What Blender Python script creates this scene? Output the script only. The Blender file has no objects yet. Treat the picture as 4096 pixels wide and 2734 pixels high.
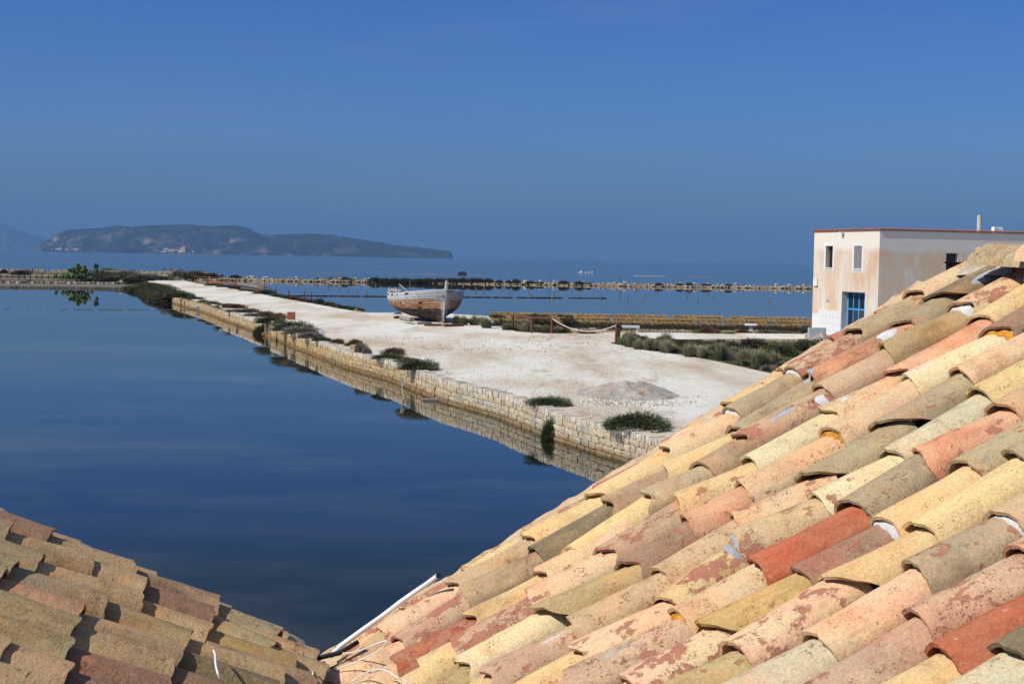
import bpy, bmesh, math, random
import numpy as np
from mathutils import Vector, Matrix, noise
random.seed(7); rng = np.random.default_rng(7)
C = bpy.context.scene.collection
scn = bpy.context.scene

# ------------------------------------------------------------------ camera, sky, sun, exposure
H = 7.0                                   # eye height over the water
F = 5689.0; CX, CY = 2048.0, 1367.0       # focal length in pixels of the 4096 px wide photograph (50 mm)
RHO = math.atan(.0165); P = math.atan(334.5 * math.cos(RHO) / F)
FW = Vector((0, math.cos(P), -math.sin(P))); U0 = Vector((0, math.sin(P), math.cos(P))); R0 = Vector((1, 0, 0))
RT = math.cos(RHO) * R0 + math.sin(RHO) * U0; UP = -math.sin(RHO) * R0 + math.cos(RHO) * U0
EYE = Vector((0, 0, H))
cam = bpy.data.cameras.new('camera'); co = bpy.data.objects.new('camera', cam); C.objects.link(co)
m = Matrix((RT, UP, -FW)).transposed().to_4x4(); m.translation = EYE; co.matrix_world = m
cam.sensor_width = 36; cam.lens = 36 * F / 4096; cam.clip_start = .1; cam.clip_end = 90000
scn.camera = co
scn.render.resolution_x = 1024; scn.render.resolution_y = 683

SUN_EL = 46.0; SUN_AZ = 243.0             # azimuth clockwise from +Y
w = bpy.data.worlds.new('World'); scn.world = w; w.use_nodes = True
nt = w.node_tree; nt.nodes.clear()
sky = nt.nodes.new('ShaderNodeTexSky'); sky.sky_type = 'NISHITA'; sky.sun_disc = False
sky.sun_elevation = math.radians(SUN_EL); sky.sun_rotation = math.radians(SUN_AZ)
sky.altitude = 0; sky.air_density = 1.0; sky.dust_density = 0.3; sky.ozone_density = 3.0
bg = nt.nodes.new('ShaderNodeBackground'); bg.inputs['Strength'].default_value = .12
wo = nt.nodes.new('ShaderNodeOutputWorld')
geo = nt.nodes.new('ShaderNodeNewGeometry'); sep = nt.nodes.new('ShaderNodeSeparateXYZ')
nt.links.new(geo.outputs['Incoming'], sep.inputs[0])
ab = nt.nodes.new('ShaderNodeMath'); ab.operation = 'ABSOLUTE'; nt.links.new(sep.outputs['Z'], ab.inputs[0])
rp = nt.nodes.new('ShaderNodeValToRGB'); nt.links.new(ab.outputs[0], rp.inputs[0])
SKYRAMP = [(0.0, (.10, .165, .27)), (.038, (.175, .295, .46)), (.085, (.195, .335, .62)), (.185, (.155, .305, .64)), (.215, (.115, .245, .44)), (.25, (.11, .235, .39)), (.5, (.75, .85, .95)), (1.0, (1, 1, 1))]
e = rp.color_ramp.elements
e[0].position = 0; e[0].color = (*SKYRAMP[0][1], 1); e[1].position = 1; e[1].color = (*SKYRAMP[-1][1], 1)
for p_, c_ in SKYRAMP[1:-1]:
    x = e.new(p_); x.color = (*c_, 1)
mul = nt.nodes.new('ShaderNodeMix'); mul.data_type = 'RGBA'; mul.blend_type = 'MULTIPLY'; mul.inputs[0].default_value = 1
nt.links.new(sky.outputs[0], mul.inputs[6]); nt.links.new(rp.outputs[0], mul.inputs[7])
# thin cirrus veils
tcw = nt.nodes.new('ShaderNodeTexCoord'); mpw = nt.nodes.new('ShaderNodeMapping'); mpw.inputs['Scale'].default_value = (2.2, 2.2, 17)
mpw.inputs['Rotation'].default_value = (0, .12, 0)
nsw = nt.nodes.new('ShaderNodeTexNoise'); nsw.inputs['Scale'].default_value = 1.6; nsw.inputs['Detail'].default_value = 7; nsw.inputs['Roughness'].default_value = .62
rpw = nt.nodes.new('ShaderNodeMapRange'); rpw.inputs['From Min'].default_value = .50; rpw.inputs['From Max'].default_value = .85; rpw.inputs['To Max'].default_value = .22
mxw = nt.nodes.new('ShaderNodeMix'); mxw.data_type = 'RGBA'; mxw.inputs[7].default_value = (2.0, 2.4, 3.4, 1)
nt.links.new(tcw.outputs['Generated'], mpw.inputs[0]); nt.links.new(mpw.outputs[0], nsw.inputs['Vector']); nt.links.new(nsw.outputs[0], rpw.inputs['Value'])
nt.links.new(rpw.outputs[0], mxw.inputs[0]); nt.links.new(mul.outputs[2], mxw.inputs[6])
nt.links.new(mxw.outputs[2], bg.inputs['Color']); nt.links.new(bg.outputs[0], wo.inputs[0])

sl = bpy.data.lights.new('sun', 'SUN'); sl.energy = 4.6; sl.angle = math.radians(.53); sl.color = (1, .95, .86)
so = bpy.data.objects.new('sun', sl); C.objects.link(so)
az, el = math.radians(SUN_AZ), math.radians(SUN_EL)
S = Vector((math.sin(az) * math.cos(el), math.cos(az) * math.cos(el), math.sin(el)))
so.rotation_euler = S.to_track_quat('Z', 'Y').to_euler(); so.location = (-30, -20, 60)
vs = scn.view_settings
scn.display_settings.display_device = 'sRGB'; vs.view_transform = 'Standard'; vs.look = 'None'; vs.exposure = .25; vs.gamma = 1; vs.use_curve_mapping = False
scn.cycles.max_bounces = 6; scn.cycles.diffuse_bounces = 2; scn.cycles.glossy_bounces = 3; scn.cycles.volume_bounces = 0
scn.cycles.transmission_bounces = 3; scn.cycles.transparent_max_bounces = 6

# ------------------------------------------------------------------ placing helpers
def ray(px, py): return FW + RT * ((px - CX) / F) - UP * ((py - CY) / F)
def at(px, py, z=0.0):
    r = ray(px, py); t = (z - H) / r.z
    return EYE + r * t
def atY(px, py, Y):
    r = ray(px, py); return EYE + r * (Y / r.y)
def onplane(px, py, p0, n):
    r = ray(px, py); t = (p0 - EYE).dot(n) / r.dot(n); return EYE + r * t
def mpp(D): return D / F                    # metres per photo pixel at distance D

# ------------------------------------------------------------------ object helpers
def tag(o, label=None, cat=None, group=None, kind=None):
    if label: o['label'] = label
    if cat: o['category'] = cat
    if group: o['group'] = group
    if kind: o['kind'] = kind
    return o
def link(name, me, mat=None, parent=None, mw=None):
    o = bpy.data.objects.new(name, me); C.objects.link(o)
    if mat is not None and me is not None and len(me.materials) == 0: me.materials.append(mat)
    if parent: o.parent = parent
    if mw is not None: o.matrix_local = mw
    return o
def empty(name, loc=(0, 0, 0), rz=0):
    o = bpy.data.objects.new(name, None); C.objects.link(o); o.location = loc; o.rotation_euler = (0, 0, rz); o.empty_display_size = .3; return o
class MB:
    def __init__(s): s.v = []; s.f = []; s.c = []; s.cur = (1, 1, 1)
    def add(s, vs_, fs):
        n = len(s.v); s.v += [tuple(v) for v in vs_]; s.f += [tuple(i + n for i in f) for f in fs]; s.c += [s.cur] * len(vs_)
    def box(s, c, size, M=None, taper=1.0):
        x, y, z = size[0] / 2, size[1] / 2, size[2] / 2; t = taper
        vs_ = [Vector(p) for p in ((-x, -y, -z), (x, -y, -z), (x, y, -z), (-x, y, -z), (-x * t, -y * t, z), (x * t, -y * t, z), (x * t, y * t, z), (-x * t, y * t, z))]
        if M is not None: vs_ = [M @ v for v in vs_]
        c = Vector(c); s.add([v + c for v in vs_], [(0, 3, 2, 1), (4, 5, 6, 7), (0, 1, 5, 4), (1, 2, 6, 5), (2, 3, 7, 6), (3, 0, 4, 7)])
    def tube(s, pts, r, n=8, r2=None, cap=True):
        pts = [Vector(p) for p in pts]; k = len(pts); rings = []
        for i, p in enumerate(pts):
            d = (pts[min(i + 1, k - 1)] - pts[max(i - 1, 0)]).normalized()
            a = d.orthogonal().normalized() if i == 0 else (rings[-1][1] - d * rings[-1][1].dot(d)).normalized()
            b = d.cross(a); rr = r if r2 is None else r + (r2 - r) * i / (k - 1)
            rings.append(([p + (a * math.cos(2 * math.pi * j / n) + b * math.sin(2 * math.pi * j / n)) * rr for j in range(n)], a))
        vs_ = [v for rg, _ in rings for v in rg]
        fs = [(i * n + j, i * n + (j + 1) % n, (i + 1) * n + (j + 1) % n, (i + 1) * n + j) for i in range(k - 1) for j in range(n)]
        if cap: fs += [tuple(range(n - 1, -1, -1)), tuple((k - 1) * n + j for j in range(n))]
        s.add(vs_, fs)
    def mesh(s, name, smooth=False, col=False):
        me = bpy.data.meshes.new(name); me.from_pydata(s.v, [], s.f); me.update()
        if smooth: me.polygons.foreach_set('use_smooth', [True] * len(me.polygons))
        if col:
            at_ = me.color_attributes.new('col', 'FLOAT_COLOR', 'POINT'); at_.data.foreach_set('color', np.array([(*c, 1) for c in s.c], 'f').ravel())
        return me
    def build(s, name, mat, parent=None, smooth=False, mw=None, col=False):
        return link(name, s.mesh(name, smooth, col), mat, parent, mw)
def Rz(a): return Matrix.Rotation(a, 3, 'Z')
def frame(p, x, y, z):
    M = Matrix((x, y, z)).transposed().to_4x4(); M.translation = p; return M

# ------------------------------------------------------------------ materials
class MT:
    def __init__(s, name, rough=.9, spec=.2):
        s.m = bpy.data.materials.new(name); s.m.use_nodes = True; s.t = s.m.node_tree; s.b = s.t.nodes['Principled BSDF']
        s.b.inputs['Roughness'].default_value = rough; s.b.inputs['Specular IOR Level'].default_value = spec
    def n(s, typ, **k):
        x = s.t.nodes.new(typ)
        for a, b in k.items(): setattr(x, a, b)
        return x
    def l(s, a, b): s.t.links.new(a, b)
    def coords(s, kind='Object', scale=(1, 1, 1), rand=False, rot=(0, 0, 0)):
        tc = s.n('ShaderNodeTexCoord'); mp = s.n('ShaderNodeMapping'); mp.inputs['Scale'].default_value = scale; mp.inputs['Rotation'].default_value = rot
        src = tc.outputs[kind] if kind != 'World' else s.n('ShaderNodeNewGeometry').outputs['Position']
        if rand:
            oi = s.n('ShaderNodeObjectInfo'); mu = s.n('ShaderNodeMath', operation='MULTIPLY'); mu.inputs[1].default_value = 91.7
            s.l(oi.outputs['Random'], mu.inputs[0]); ad = s.n('ShaderNodeVectorMath', operation='ADD'); s.l(src, ad.inputs[0]); s.l(mu.outputs[0], ad.inputs[1]); src = ad.outputs[0]
        s.l(src, mp.inputs['Vector']); return mp.outputs[0]
    def noise(s, vec, scale, detail=3, rough=.55, lo=None, hi=None):
        x = s.n('ShaderNodeTexNoise'); x.inputs['Scale'].default_value = scale; x.inputs['Detail'].default_value = detail; x.inputs['Roughness'].default_value = rough
        s.l(vec, x.inputs['Vector'])
        if lo is None: return x.outputs[0]
        return s.rng(x.outputs[0], lo, hi)
    def rng(s, v, lo, hi, a=0, b=1):
        r = s.n('ShaderNodeMapRange'); r.inputs['From Min'].default_value = lo; r.inputs['From Max'].default_value = hi; r.inputs['To Min'].default_value = a; r.inputs['To Max'].default_value = b
        s.l(v, r.inputs['Value']); return r.outputs[0]
    def mix(s, f, a, b, mode='MIX'):
        x = s.n('ShaderNodeMix', data_type='RGBA', blend_type=mode)
        for inp, v in ((x.inputs[0], f), (x.inputs[6], a), (x.inputs[7], b)):
            if hasattr(v, 'links') or hasattr(v, 'is_linked'): s.l(v, inp)
            elif isinstance(v, (int, float)): inp.default_value = v
            else: inp.default_value = (*v[:3], 1)
        return x.outputs[2]
    def math(s, op, a, b=None):
        x = s.n('ShaderNodeMath', operation=op)
        for inp, v in ((x.inputs[0], a), (x.inputs[1], b)):
            if v is None: continue
            if isinstance(v, (int, float)): inp.default_value = v
            else: s.l(v, inp)
        return x.outputs[0]
    def attr(s, name, typ): return s.n('ShaderNodeAttribute', attribute_name=name, attribute_type=typ)
    def vor(s, vec, scale, feat='F1', lo=None, hi=None, rnd=1):
        x = s.n('ShaderNodeTexVoronoi', feature=feat); x.inputs['Scale'].default_value = scale; x.inputs['Randomness'].default_value = rnd; s.l(vec, x.inputs['Vector'])
        if lo is None: return x.outputs['Distance']
        return s.rng(x.outputs['Distance'], lo, hi)
    def color(s, c): s.l(c, s.b.inputs['Base Color']) if not isinstance(c, tuple) else setattr(s.b.inputs['Base Color'], 'default_value', (*c, 1))
    def bump(s, h, st=.3, dist=.01):
        x = s.n('ShaderNodeBump'); x.inputs['Strength'].default_value = st; x.inputs['Distance'].default_value = dist; s.l(h, x.inputs['Height']); s.l(x.outputs[0], s.b.inputs['Normal'])
def plain(name, c, rough=.8, var=.25, scale=3.0, spec=.25, metal=0, world=False, bump=0):
    k = MT(name, rough, spec); v = k.coords('World' if world else 'Object', rand=not world); f = k.noise(v, scale, 5, .6, .3, .7)
    k.color(k.mix(f, tuple(x * (1 - var) for x in c), tuple(min(1, x * (1 + var)) for x in c))); k.b.inputs['Metallic'].default_value = metal
    if bump: k.bump(k.noise(v, scale * 6, 3), .5, bump)
    return k.m

def clay():
    k = MT('clay', .88, .15); v = k.coords(rand=True)
    c1 = k.attr('c1', 'OBJECT').outputs['Color']; c2 = k.attr('c2', 'OBJECT').outputs['Color']
    par = k.n('ShaderNodeSeparateXYZ'); k.l(k.attr('pr', 'OBJECT').outputs['Vector'], par.inputs[0])      # patches, pits, lichen
    vs1 = k.coords(scale=(1, .3, 1), rand=True)
    col = k.mix(k.noise(vs1, 14, 4, .6, .38, .64), c1, c2)
    col = k.mix(k.noise(v, 5, 2, .5, .45, .75), col, k.mix(1.0, col, (1.12, .90, .80), 'MULTIPLY'))
    col = k.mix(k.math('MULTIPLY', k.noise(v, 8, 5, .65, .50, .68), .55), col, k.mix(1.0, col, (.72, .66, .62), 'MULTIPLY'))
    col = k.mix(k.math('MULTIPLY', k.noise(v, 3.1, 6, .7, .56, .70), .6), col, k.mix(1.0, col, (.45, .42, .40), 'MULTIPLY'))
    col = k.mix(k.math('MULTIPLY', k.noise(v, 26, 6, .75, .56, .66), .45), col, k.mix(1.0, col, (.92, .66, .56), 'MULTIPLY'))
    col = k.mix(k.math('MULTIPLY', k.noise(v, 19, 6, .75, .60, .70), .35), col, (.66, .56, .40))
    gr = k.noise(v, 120, 3, .7); col = k.mix(1.0, col, k.mix(k.rng(gr, .3, .7), (.74, .73, .71), (1.13, 1.12, 1.10)), 'MULTIPLY')
    vs2 = k.coords(scale=(1, .08, 1), rand=True)
    col = k.mix(k.rng(k.noise(vs2, 55, 2, .5), .56, .72, 0, .22), col, k.mix(1.0, col, (.66, .60, .55), 'MULTIPLY'))
    pn = k.noise(k.coords(scale=(1, .7, 1), rand=True), 15, 7, .66)
    thr = k.math('SUBTRACT', .80, par.outputs[0]); pf = k.math('MULTIPLY', k.math('SUBTRACT', pn, thr), 26); pf.node.use_clamp = True
    red = k.mix(k.noise(v, 40, 3), (.30, .115, .07), (.42, .19, .12)); col = k.mix(pf, col, red)
    sp = k.vor(v, 105); sz = k.noise(v, 16, 3, .6, .42, .86); d = k.math('SUBTRACT', k.math('MULTIPLY', sz, par.outputs[1]), sp)
    sf = k.math('MULTIPLY', d, 30); sf.node.use_clamp = True; col = k.mix(k.math('MULTIPLY', sf, .8), col, (.16, .07, .045))
    ln = k.noise(v, 34, 8, .72); lf = k.math('MULTIPLY', k.math('SUBTRACT', ln, k.math('SUBTRACT', .86, par.outputs[2])), 9); lf.node.use_clamp = True
    col = k.mix(k.math('MULTIPLY', lf, .75), col, k.mix(k.noise(v, 9, 3, .6, .42, .6), (.10, .09, .055), (.36, .33, .24)))
    wv = k.vor(v, 38); wf = k.math('MULTIPLY', k.math('SUBTRACT', k.math('MULTIPLY', par.outputs[2], .22), wv), 30); wf.node.use_clamp = True
    col = k.mix(wf, col, (.55, .54, .50))
    k.color(col)
    h = k.math('ADD', k.math('MULTIPLY', gr, .4), k.math('ADD', k.math('MULTIPLY', pf, -.5), k.math('MULTIPLY', sf, -.9)))
    h = k.math('ADD', h, k.math('MULTIPLY', k.noise(v, 22, 5, .7), 1.3)); k.bump(h, .8, .005); return k.m
def stone(name, kind, wet=True, aname='tint', bumpd=.03, sc=9.0):
    k = MT(name, .92, .15); v = k.coords('World') if kind == 'GEOMETRY' else k.coords(rand=True)
    c = k.attr(aname, kind).outputs['Color']
    n1 = k.noise(v, sc, 6, .65); col = k.mix(k.rng(n1, .3, .7), k.mix(1.0, c, (.70, .66, .60), 'MULTIPLY'), k.mix(1.0, c, (1.18, 1.16, 1.12), 'MULTIPLY'))
    pit = k.rng(k.noise(v, sc * 4.5, 4, .6), .60, .74); col = k.mix(k.math('MULTIPLY', pit, .55), col, (.12, .08, .05))
    if wet:
        sz = k.n('ShaderNodeSeparateXYZ'); k.l(k.n('ShaderNodeNewGeometry').outputs['Position'], sz.inputs[0])
        z = k.math('ADD', sz.outputs['Z'], k.math('MULTIPLY', k.noise(k.coords('World'), 1.2, 3), .2))
        col = k.mix(k.rng(z, .22, .46, .8, 0), col, k.mix(1.0, col, (.42, .31, .17), 'MULTIPLY'))
    k.color(col); k.bump(k.math('ADD', n1, k.math('MULTIPLY', pit, -.6)), .6, bumpd); return k.m
def leafm(name, a, b, c3=None, sc=2.0):
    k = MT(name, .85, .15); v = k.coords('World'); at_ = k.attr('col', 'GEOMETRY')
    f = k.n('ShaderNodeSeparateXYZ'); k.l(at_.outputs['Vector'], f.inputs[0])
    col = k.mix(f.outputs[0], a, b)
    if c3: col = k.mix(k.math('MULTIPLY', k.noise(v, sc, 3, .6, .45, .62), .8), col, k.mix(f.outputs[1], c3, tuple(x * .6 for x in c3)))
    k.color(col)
    return k.m

M = {}
M['clay'] = clay()
M['stone'] = stone('limestone_block', 'OBJECT'); M['stone_far'] = stone('limestone_masonry', 'GEOMETRY', aname='col')
M['rubble'] = stone('rubble_stone', 'GEOMETRY', aname='col', wet=False, bumpd=.05, sc=3)
M['dry_stone'] = stone('dry_limestone', 'OBJECT', wet=False)
M['mortar'] = plain('lime_mortar', (.42, .35, .27), .95, .3, 22, bump=.012)
M['white_mortar'] = plain('white_mortar', (.54, .53, .52), .8, .15, 30, bump=.01)
M['grey_cement'] = plain('grey_cement', (.33, .34, .35), .9, .2, 26, bump=.01)
M['foam'] = plain('orange_foam', (.50, .21, .025), .8, .45, 40, bump=.01)
M['deck'] = plain('roof_underlay', (.12, .09, .06), .95, .3, 20)
M['pvc'] = plain('white_pvc', (.72, .73, .74), .35, .04, 10, spec=.5)
M['black_rubber'] = plain('black_rubber', (.02, .02, .022), .5, .2, 10)
M['bark'] = plain('weathered_wood', (.20, .17, .14), .9, .35, 9, bump=.01)
M['brown_wood'] = plain('stained_brown_wood', (.12, .055, .03), .7, .3, 8)
M['grey_timber'] = plain('grey_timber', (.24, .22, .20), .9, .3, 7, bump=.01)
M['rope'] = plain('pale_rope', (.55, .50, .42), .9, .15, 60)
M['rust'] = plain('rusty_steel', (.13, .05, .025), .85, .35, 12)
M['rust_bright'] = plain('corten_steel', (.26, .09, .03), .8, .25, 6)
M['galv'] = plain('galvanised_steel', (.45, .47, .48), .5, .1, 5, metal=.3)
M['white_paint'] = plain('white_paint', (.74, .76, .78), .6, .06, 4)
M['grey_plastic'] = plain('grey_plastic', (.38, .39, .42), .6, .08, 3)
M['blue_frame'] = plain('sky_blue_paint', (.04, .34, .74), .45, .08, 3, spec=.4)
M['brown_frame'] = plain('brown_frame', (.09, .035, .02), .5, .2, 4)
M['dark_room'] = plain('dark_interior', (.02, .02, .022), .9, .2, 2)
M['reveal'] = plain('window_reveal', (.46, .45, .44), .9, .1, 3)
M['trim'] = plain('white_window_trim', (.66, .64, .60), .9, .08, 4)
M['slab'] = plain('white_wall_slab', (.60, .60, .61), .75, .05, 2)
M['coppo'] = plain('red_roof_tile', (.27, .095, .055), .85, .35, 3)
M['feather'] = plain('white_feathers', (.8, .8, .8), .8, .05, 3)
M['cactus'] = plain('prickly_pear_pad', (.075, .115, .032), .6, .45, 1.3)
gl = MT('window_glass', .05, .6); gl.color((.012, .014, .018)); M['glass'] = gl.m
M['leaf_green'] = leafm('dark_green_leaves', (.020, .045, .016), (.075, .115, .045), (.14, .10, .05), 2.2)
M['leaf_olive'] = leafm('olive_leaves', (.035, .045, .014), (.10, .105, .04), (.12, .06, .03), 1.3)
M['leaf_brown'] = leafm('russet_twigs', (.055, .028, .018), (.20, .10, .06))
M['leaf_grey'] = leafm('grey_dry_twigs', (.09, .075, .06), (.25, .22, .18))
M['leaf_dark'] = leafm('dark_saltbush', (.022, .022, .012), (.085, .075, .045), (.06, .035, .025), .8)
M['leaf_bright'] = leafm('bright_green_leaves', (.04, .10, .015), (.10, .21, .04))
M['blade'] = leafm('grass_blades', (.085, .105, .045), (.50, .42, .28), None)

# ------------------------------------------------------------------ haze, water
b = MB(); b.box((0, 15000, 330), (60000, 62000, 662))
hz = b.build('haze', None); tag(hz, 'thin blue sea haze between the salt pans and the islands', 'haze', kind='stuff')
hm = bpy.data.materials.new('haze_air'); hm.use_nodes = True; hm.node_tree.nodes.clear()
pv = hm.node_tree.nodes.new('ShaderNodeVolumePrincipled'); ho = hm.node_tree.nodes.new('ShaderNodeOutputMaterial')
pv.inputs['Color'].default_value = (.19, .38, .68, 1); pv.inputs['Density'].default_value = 8.2e-5; pv.inputs['Anisotropy'].default_value = .0
hm.node_tree.links.new(pv.outputs[0], ho.inputs['Volume']); hz.data.materials.append(hm); hm.cycles.homogeneous_volume = True

def water(name, base, rough, bs, bd, murk_cloud_refl=False):
    k = MT(name, rough, .5); k.b.inputs['IOR'].default_value = 1.33
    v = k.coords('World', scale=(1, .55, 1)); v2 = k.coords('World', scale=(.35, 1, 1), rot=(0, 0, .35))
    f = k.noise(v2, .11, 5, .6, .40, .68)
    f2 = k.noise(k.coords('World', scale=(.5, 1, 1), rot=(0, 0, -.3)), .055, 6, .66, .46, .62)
    k.color(k.mix(f2, k.mix(f, base, (.016, .017, .009)), (.048, .047, .030)) if murk_cloud_refl else base)  # murky tone, plus pale bands that paint cloud reflections into the base colour
    k.bump(k.noise(v, bs, 4, .6), bd, .02); return k.m
dam = [(-900, 372), (-132.9, 371), (-61, 372), (-36, 377), (-5, 382), (23, 381), (81, 388), (900, 430)]
b = MB(); b.add([(-900, -200, 0)] + [(x, y, 0) for x, y in dam] + [(900, -200, 0)], [tuple(range(len(dam) + 1, -1, -1))])
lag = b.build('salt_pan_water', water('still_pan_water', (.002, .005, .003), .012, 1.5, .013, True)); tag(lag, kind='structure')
b = MB(); n = len(dam); b.add([(x, y, 0) for x, y in dam] + [(-29000, 372, 0), (-29000, 45000, 0), (29000, 45000, 0), (29000, 430, 0)], [(n, *range(n), n + 3, n + 2, n + 1)])
sea = b.build('sea', water('sea_water', (.030, .058, .085), .16, .22, .5)); tag(sea, kind='structure')

# ------------------------------------------------------------------ ground
def path_pt(pts, s):
    for i in range(len(pts) - 1):
        a, c = Vector(pts[i]), Vector(pts[i + 1]); L = (c - a).length
        if s <= L or i == len(pts) - 2:
            d = (c - a) / L; return a + d * s, d
        s -= L
def path_len(pts): return sum((Vector(pts[i + 1]) - Vector(pts[i])).length for i in range(len(pts) - 1))
WALL = [(10.5, 33), (6.9, 42), (4.45, 48.9), (3.3, 51.6), (1.72, 55.8), (-.5, 63), (-3.1, 69), (-5.5, 76.6), (-6.7, 80.5), (-10.1, 88.6), (-11.5, 93), (-15.3, 104.5), (-18.3, 113.8), (-23.1, 128.8), (-30, 149), (-36, 167.5), (-47.5, 199)]
BANK = [(-47.5, 199), (-52, 214), (-60, 240), (-71, 270)]
k = MT('white_gravel', .95, .1); v = k.coords('World'); vst = k.coords('World', scale=(1, .30, 1), rot=(0, 0, -.22))
col = k.mix(k.noise(vst, .22, 6, .62, .44, .70), (.66, .625, .56), (.46, .37, .265))
col = k.mix(k.math('MULTIPLY', k.noise(k.coords('World', scale=(1, .28, 1), rot=(0, 0, -.30)), .55, 7, .74, .54, .70), .75), col, (.36, .27, .17))
col = k.mix(k.noise(v, .07, 3, .5, .5, .66), col, k.mix(1.0, col, (.93, .86, .80), 'MULTIPLY'))
gr = k.noise(v, 11, 6, .8); col = k.mix(1.0, col, k.mix(k.rng(gr, .30, .66), (.66, .64, .61), (1.2, 1.2, 1.2)), 'MULTIPLY')
pb = k.vor(v, 5, lo=.06, hi=.2); col = k.mix(k.rng(pb, 0, 1, .55, 0), col, (.24, .20, .15))
k.color(col); k.bump(gr, .8, .05); M['gravel'] = k.m
k = MT('earth', .95, .1); v = k.coords('World'); k.color(k.mix(k.noise(v, .8, 6, .7, .35, .65), (.11, .085, .05), (.30, .24, .17))); k.bump(k.noise(v, 5, 5), .6, .08); M['earth'] = k.m
GZ = 1.05
edgeR = [(535, 1089), (650, 1091), (680, 1106), (776, 1131), (841, 1139), (1024, 1170), (1092, 1186), (1270, 1217), (1371, 1236), (1453, 1248), (1510, 1250), (1640, 1248), (1800, 1254), (1955, 1264), (1985, 1300), (2065, 1326), (2202, 1331), (2280, 1331), (2492, 1327), (2700, 1330), (3051, 1333), (3400, 1337)]
ring = [Vector((x + .35 * 1, y + .1)) for x, y in WALL]                         # behind the cap course
left = [(p.x, p.y) for p in ring] + [(-50.8, 214), (-57.5, 240), (-66, 262)]
rr = [at(x, y, GZ) for x, y in edgeR]
poly = left + [(p.x, p.y) for p in rr] + [(60, 118), (60, 25), (14, 25)]
def flat(name, poly, z, mat, depth=0):
    bm = bmesh.new(); vs_ = [bm.verts.new((x, y, z)) for x, y in poly]; f = bm.faces.new(vs_)
    if f.normal.z < 0: f.normal_flip()
    if depth:
        r = bmesh.ops.extrude_face_region(bm, geom=[f]); nv = [g for g in r['geom'] if isinstance(g, bmesh.types.BMVert)]
        bmesh.ops.translate(bm, verts=nv, vec=(0, 0, -depth))
    bmesh.ops.triangulate(bm, faces=bm.faces[:]); bmesh.ops.recalc_face_normals(bm, faces=bm.faces[:])
    me = bpy.data.meshes.new(name); bm.to_mesh(me); bm.free(); return link(name, me, mat)
gnd = flat('gravel_ground', poly, GZ, M['gravel'], 1.6); tag(gnd, kind='structure')
def MT_SCRUB():
    if 'scrub' in M: return M['scrub']
    k = MT('scrub_cover', .95, .1); v = k.coords('World'); k.color(k.mix(k.noise(v, .7, 6, .7, .35, .65), (.030, .034, .014), (.10, .085, .045))); k.bump(k.noise(v, 4, 5), .8, .15); M['scrub'] = k.m; return k.m
# grassy strips of earth that lie slightly above the gravel
def strip(name, pts, z=GZ + .004): return tag(flat(name, [(at(x, y, z).x, at(x, y, z).y) for x, y in pts], z, M['earth']), kind='structure')
M['earth0'] = M['earth']; M['earth'] = MT_SCRUB()
strip('planted_earth', [(2440, 1372), (2600, 1402), (2720, 1418), (2860, 1442), (3020, 1478), (3120, 1500), (3400, 1500), (3400, 1356), (3050, 1354), (2706, 1356), (2520, 1350)])

M['earth'] = M['earth0']
# ------------------------------------------------------------------ stones
def stone_mesh(seed, jag=.05, n=3):
    r = random.Random(seed); bm = bmesh.new(); bmesh.ops.create_cube(bm, size=1.0)
    bmesh.ops.subdivide_edges(bm, edges=bm.edges[:], cuts=1, use_grid_fill=True)
    for v in bm.verts:
        k_ = sum(abs(c) > .4 for c in v.co); s_ = {3: .92, 2: .97, 1: 1.0}[k_]
        v.co = v.co * s_ + Vector((r.uniform(-jag, jag), r.uniform(-jag, jag), r.uniform(-jag, jag))) * (.8 if k_ > 1 else .5)
    me = bpy.data.meshes.new('stone_block'); bm.to_mesh(me); bm.free(); return me
SM = [stone_mesh(i) for i in range(8)]
SV = [np.array([v.co[:] for v in me.vertices]) for me in SM]; SFc = [[tuple(p.vertices) for p in me.polygons] for me in SM]
for me in SM: me.materials.append(M['stone'])
SMD = [me.copy() for me in SM]
for me in SMD: me.materials.clear(); me.materials.append(M['dry_stone'])
def put_stone(name, p, size, ang, tint, parent=None, dry=False, tilt=(0, 0)):
    me = random.choice(SMD if dry else SM); o = bpy.data.objects.new(name, me); C.objects.link(o)
    o.location = p; o.rotation_euler = (tilt[0], tilt[1], ang); o.scale = size; o['tint'] = tint
    if parent: o.parent = parent
    return o
def merge_stone(b_, p, size, ang, tint, tilt=(0, 0)):
    i = random.randrange(8); ca, sa = math.cos(ang), math.sin(ang); V = SV[i] * np.array(size)
    if tilt[0]: V = V @ np.array(Matrix.Rotation(-tilt[0], 3, 'X'))
    x = V[:, 0] * ca - V[:, 1] * sa + p[0]; y = V[:, 0] * sa + V[:, 1] * ca + p[1]; z = V[:, 2] + p[2]
    n_ = len(b_.v); b_.v += list(zip(x.tolist(), y.tolist(), z.tolist())); b_.f += [tuple(a + n_ for a in f) for f in SFc[i]]; b_.c += [tint] * len(V)
def jit(c, a=.12):
    f = random.uniform(1 - a, 1 + a); return tuple(max(.01, x * f * random.uniform(1 - a * .35, 1 + a * .35)) for x in c)

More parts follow.
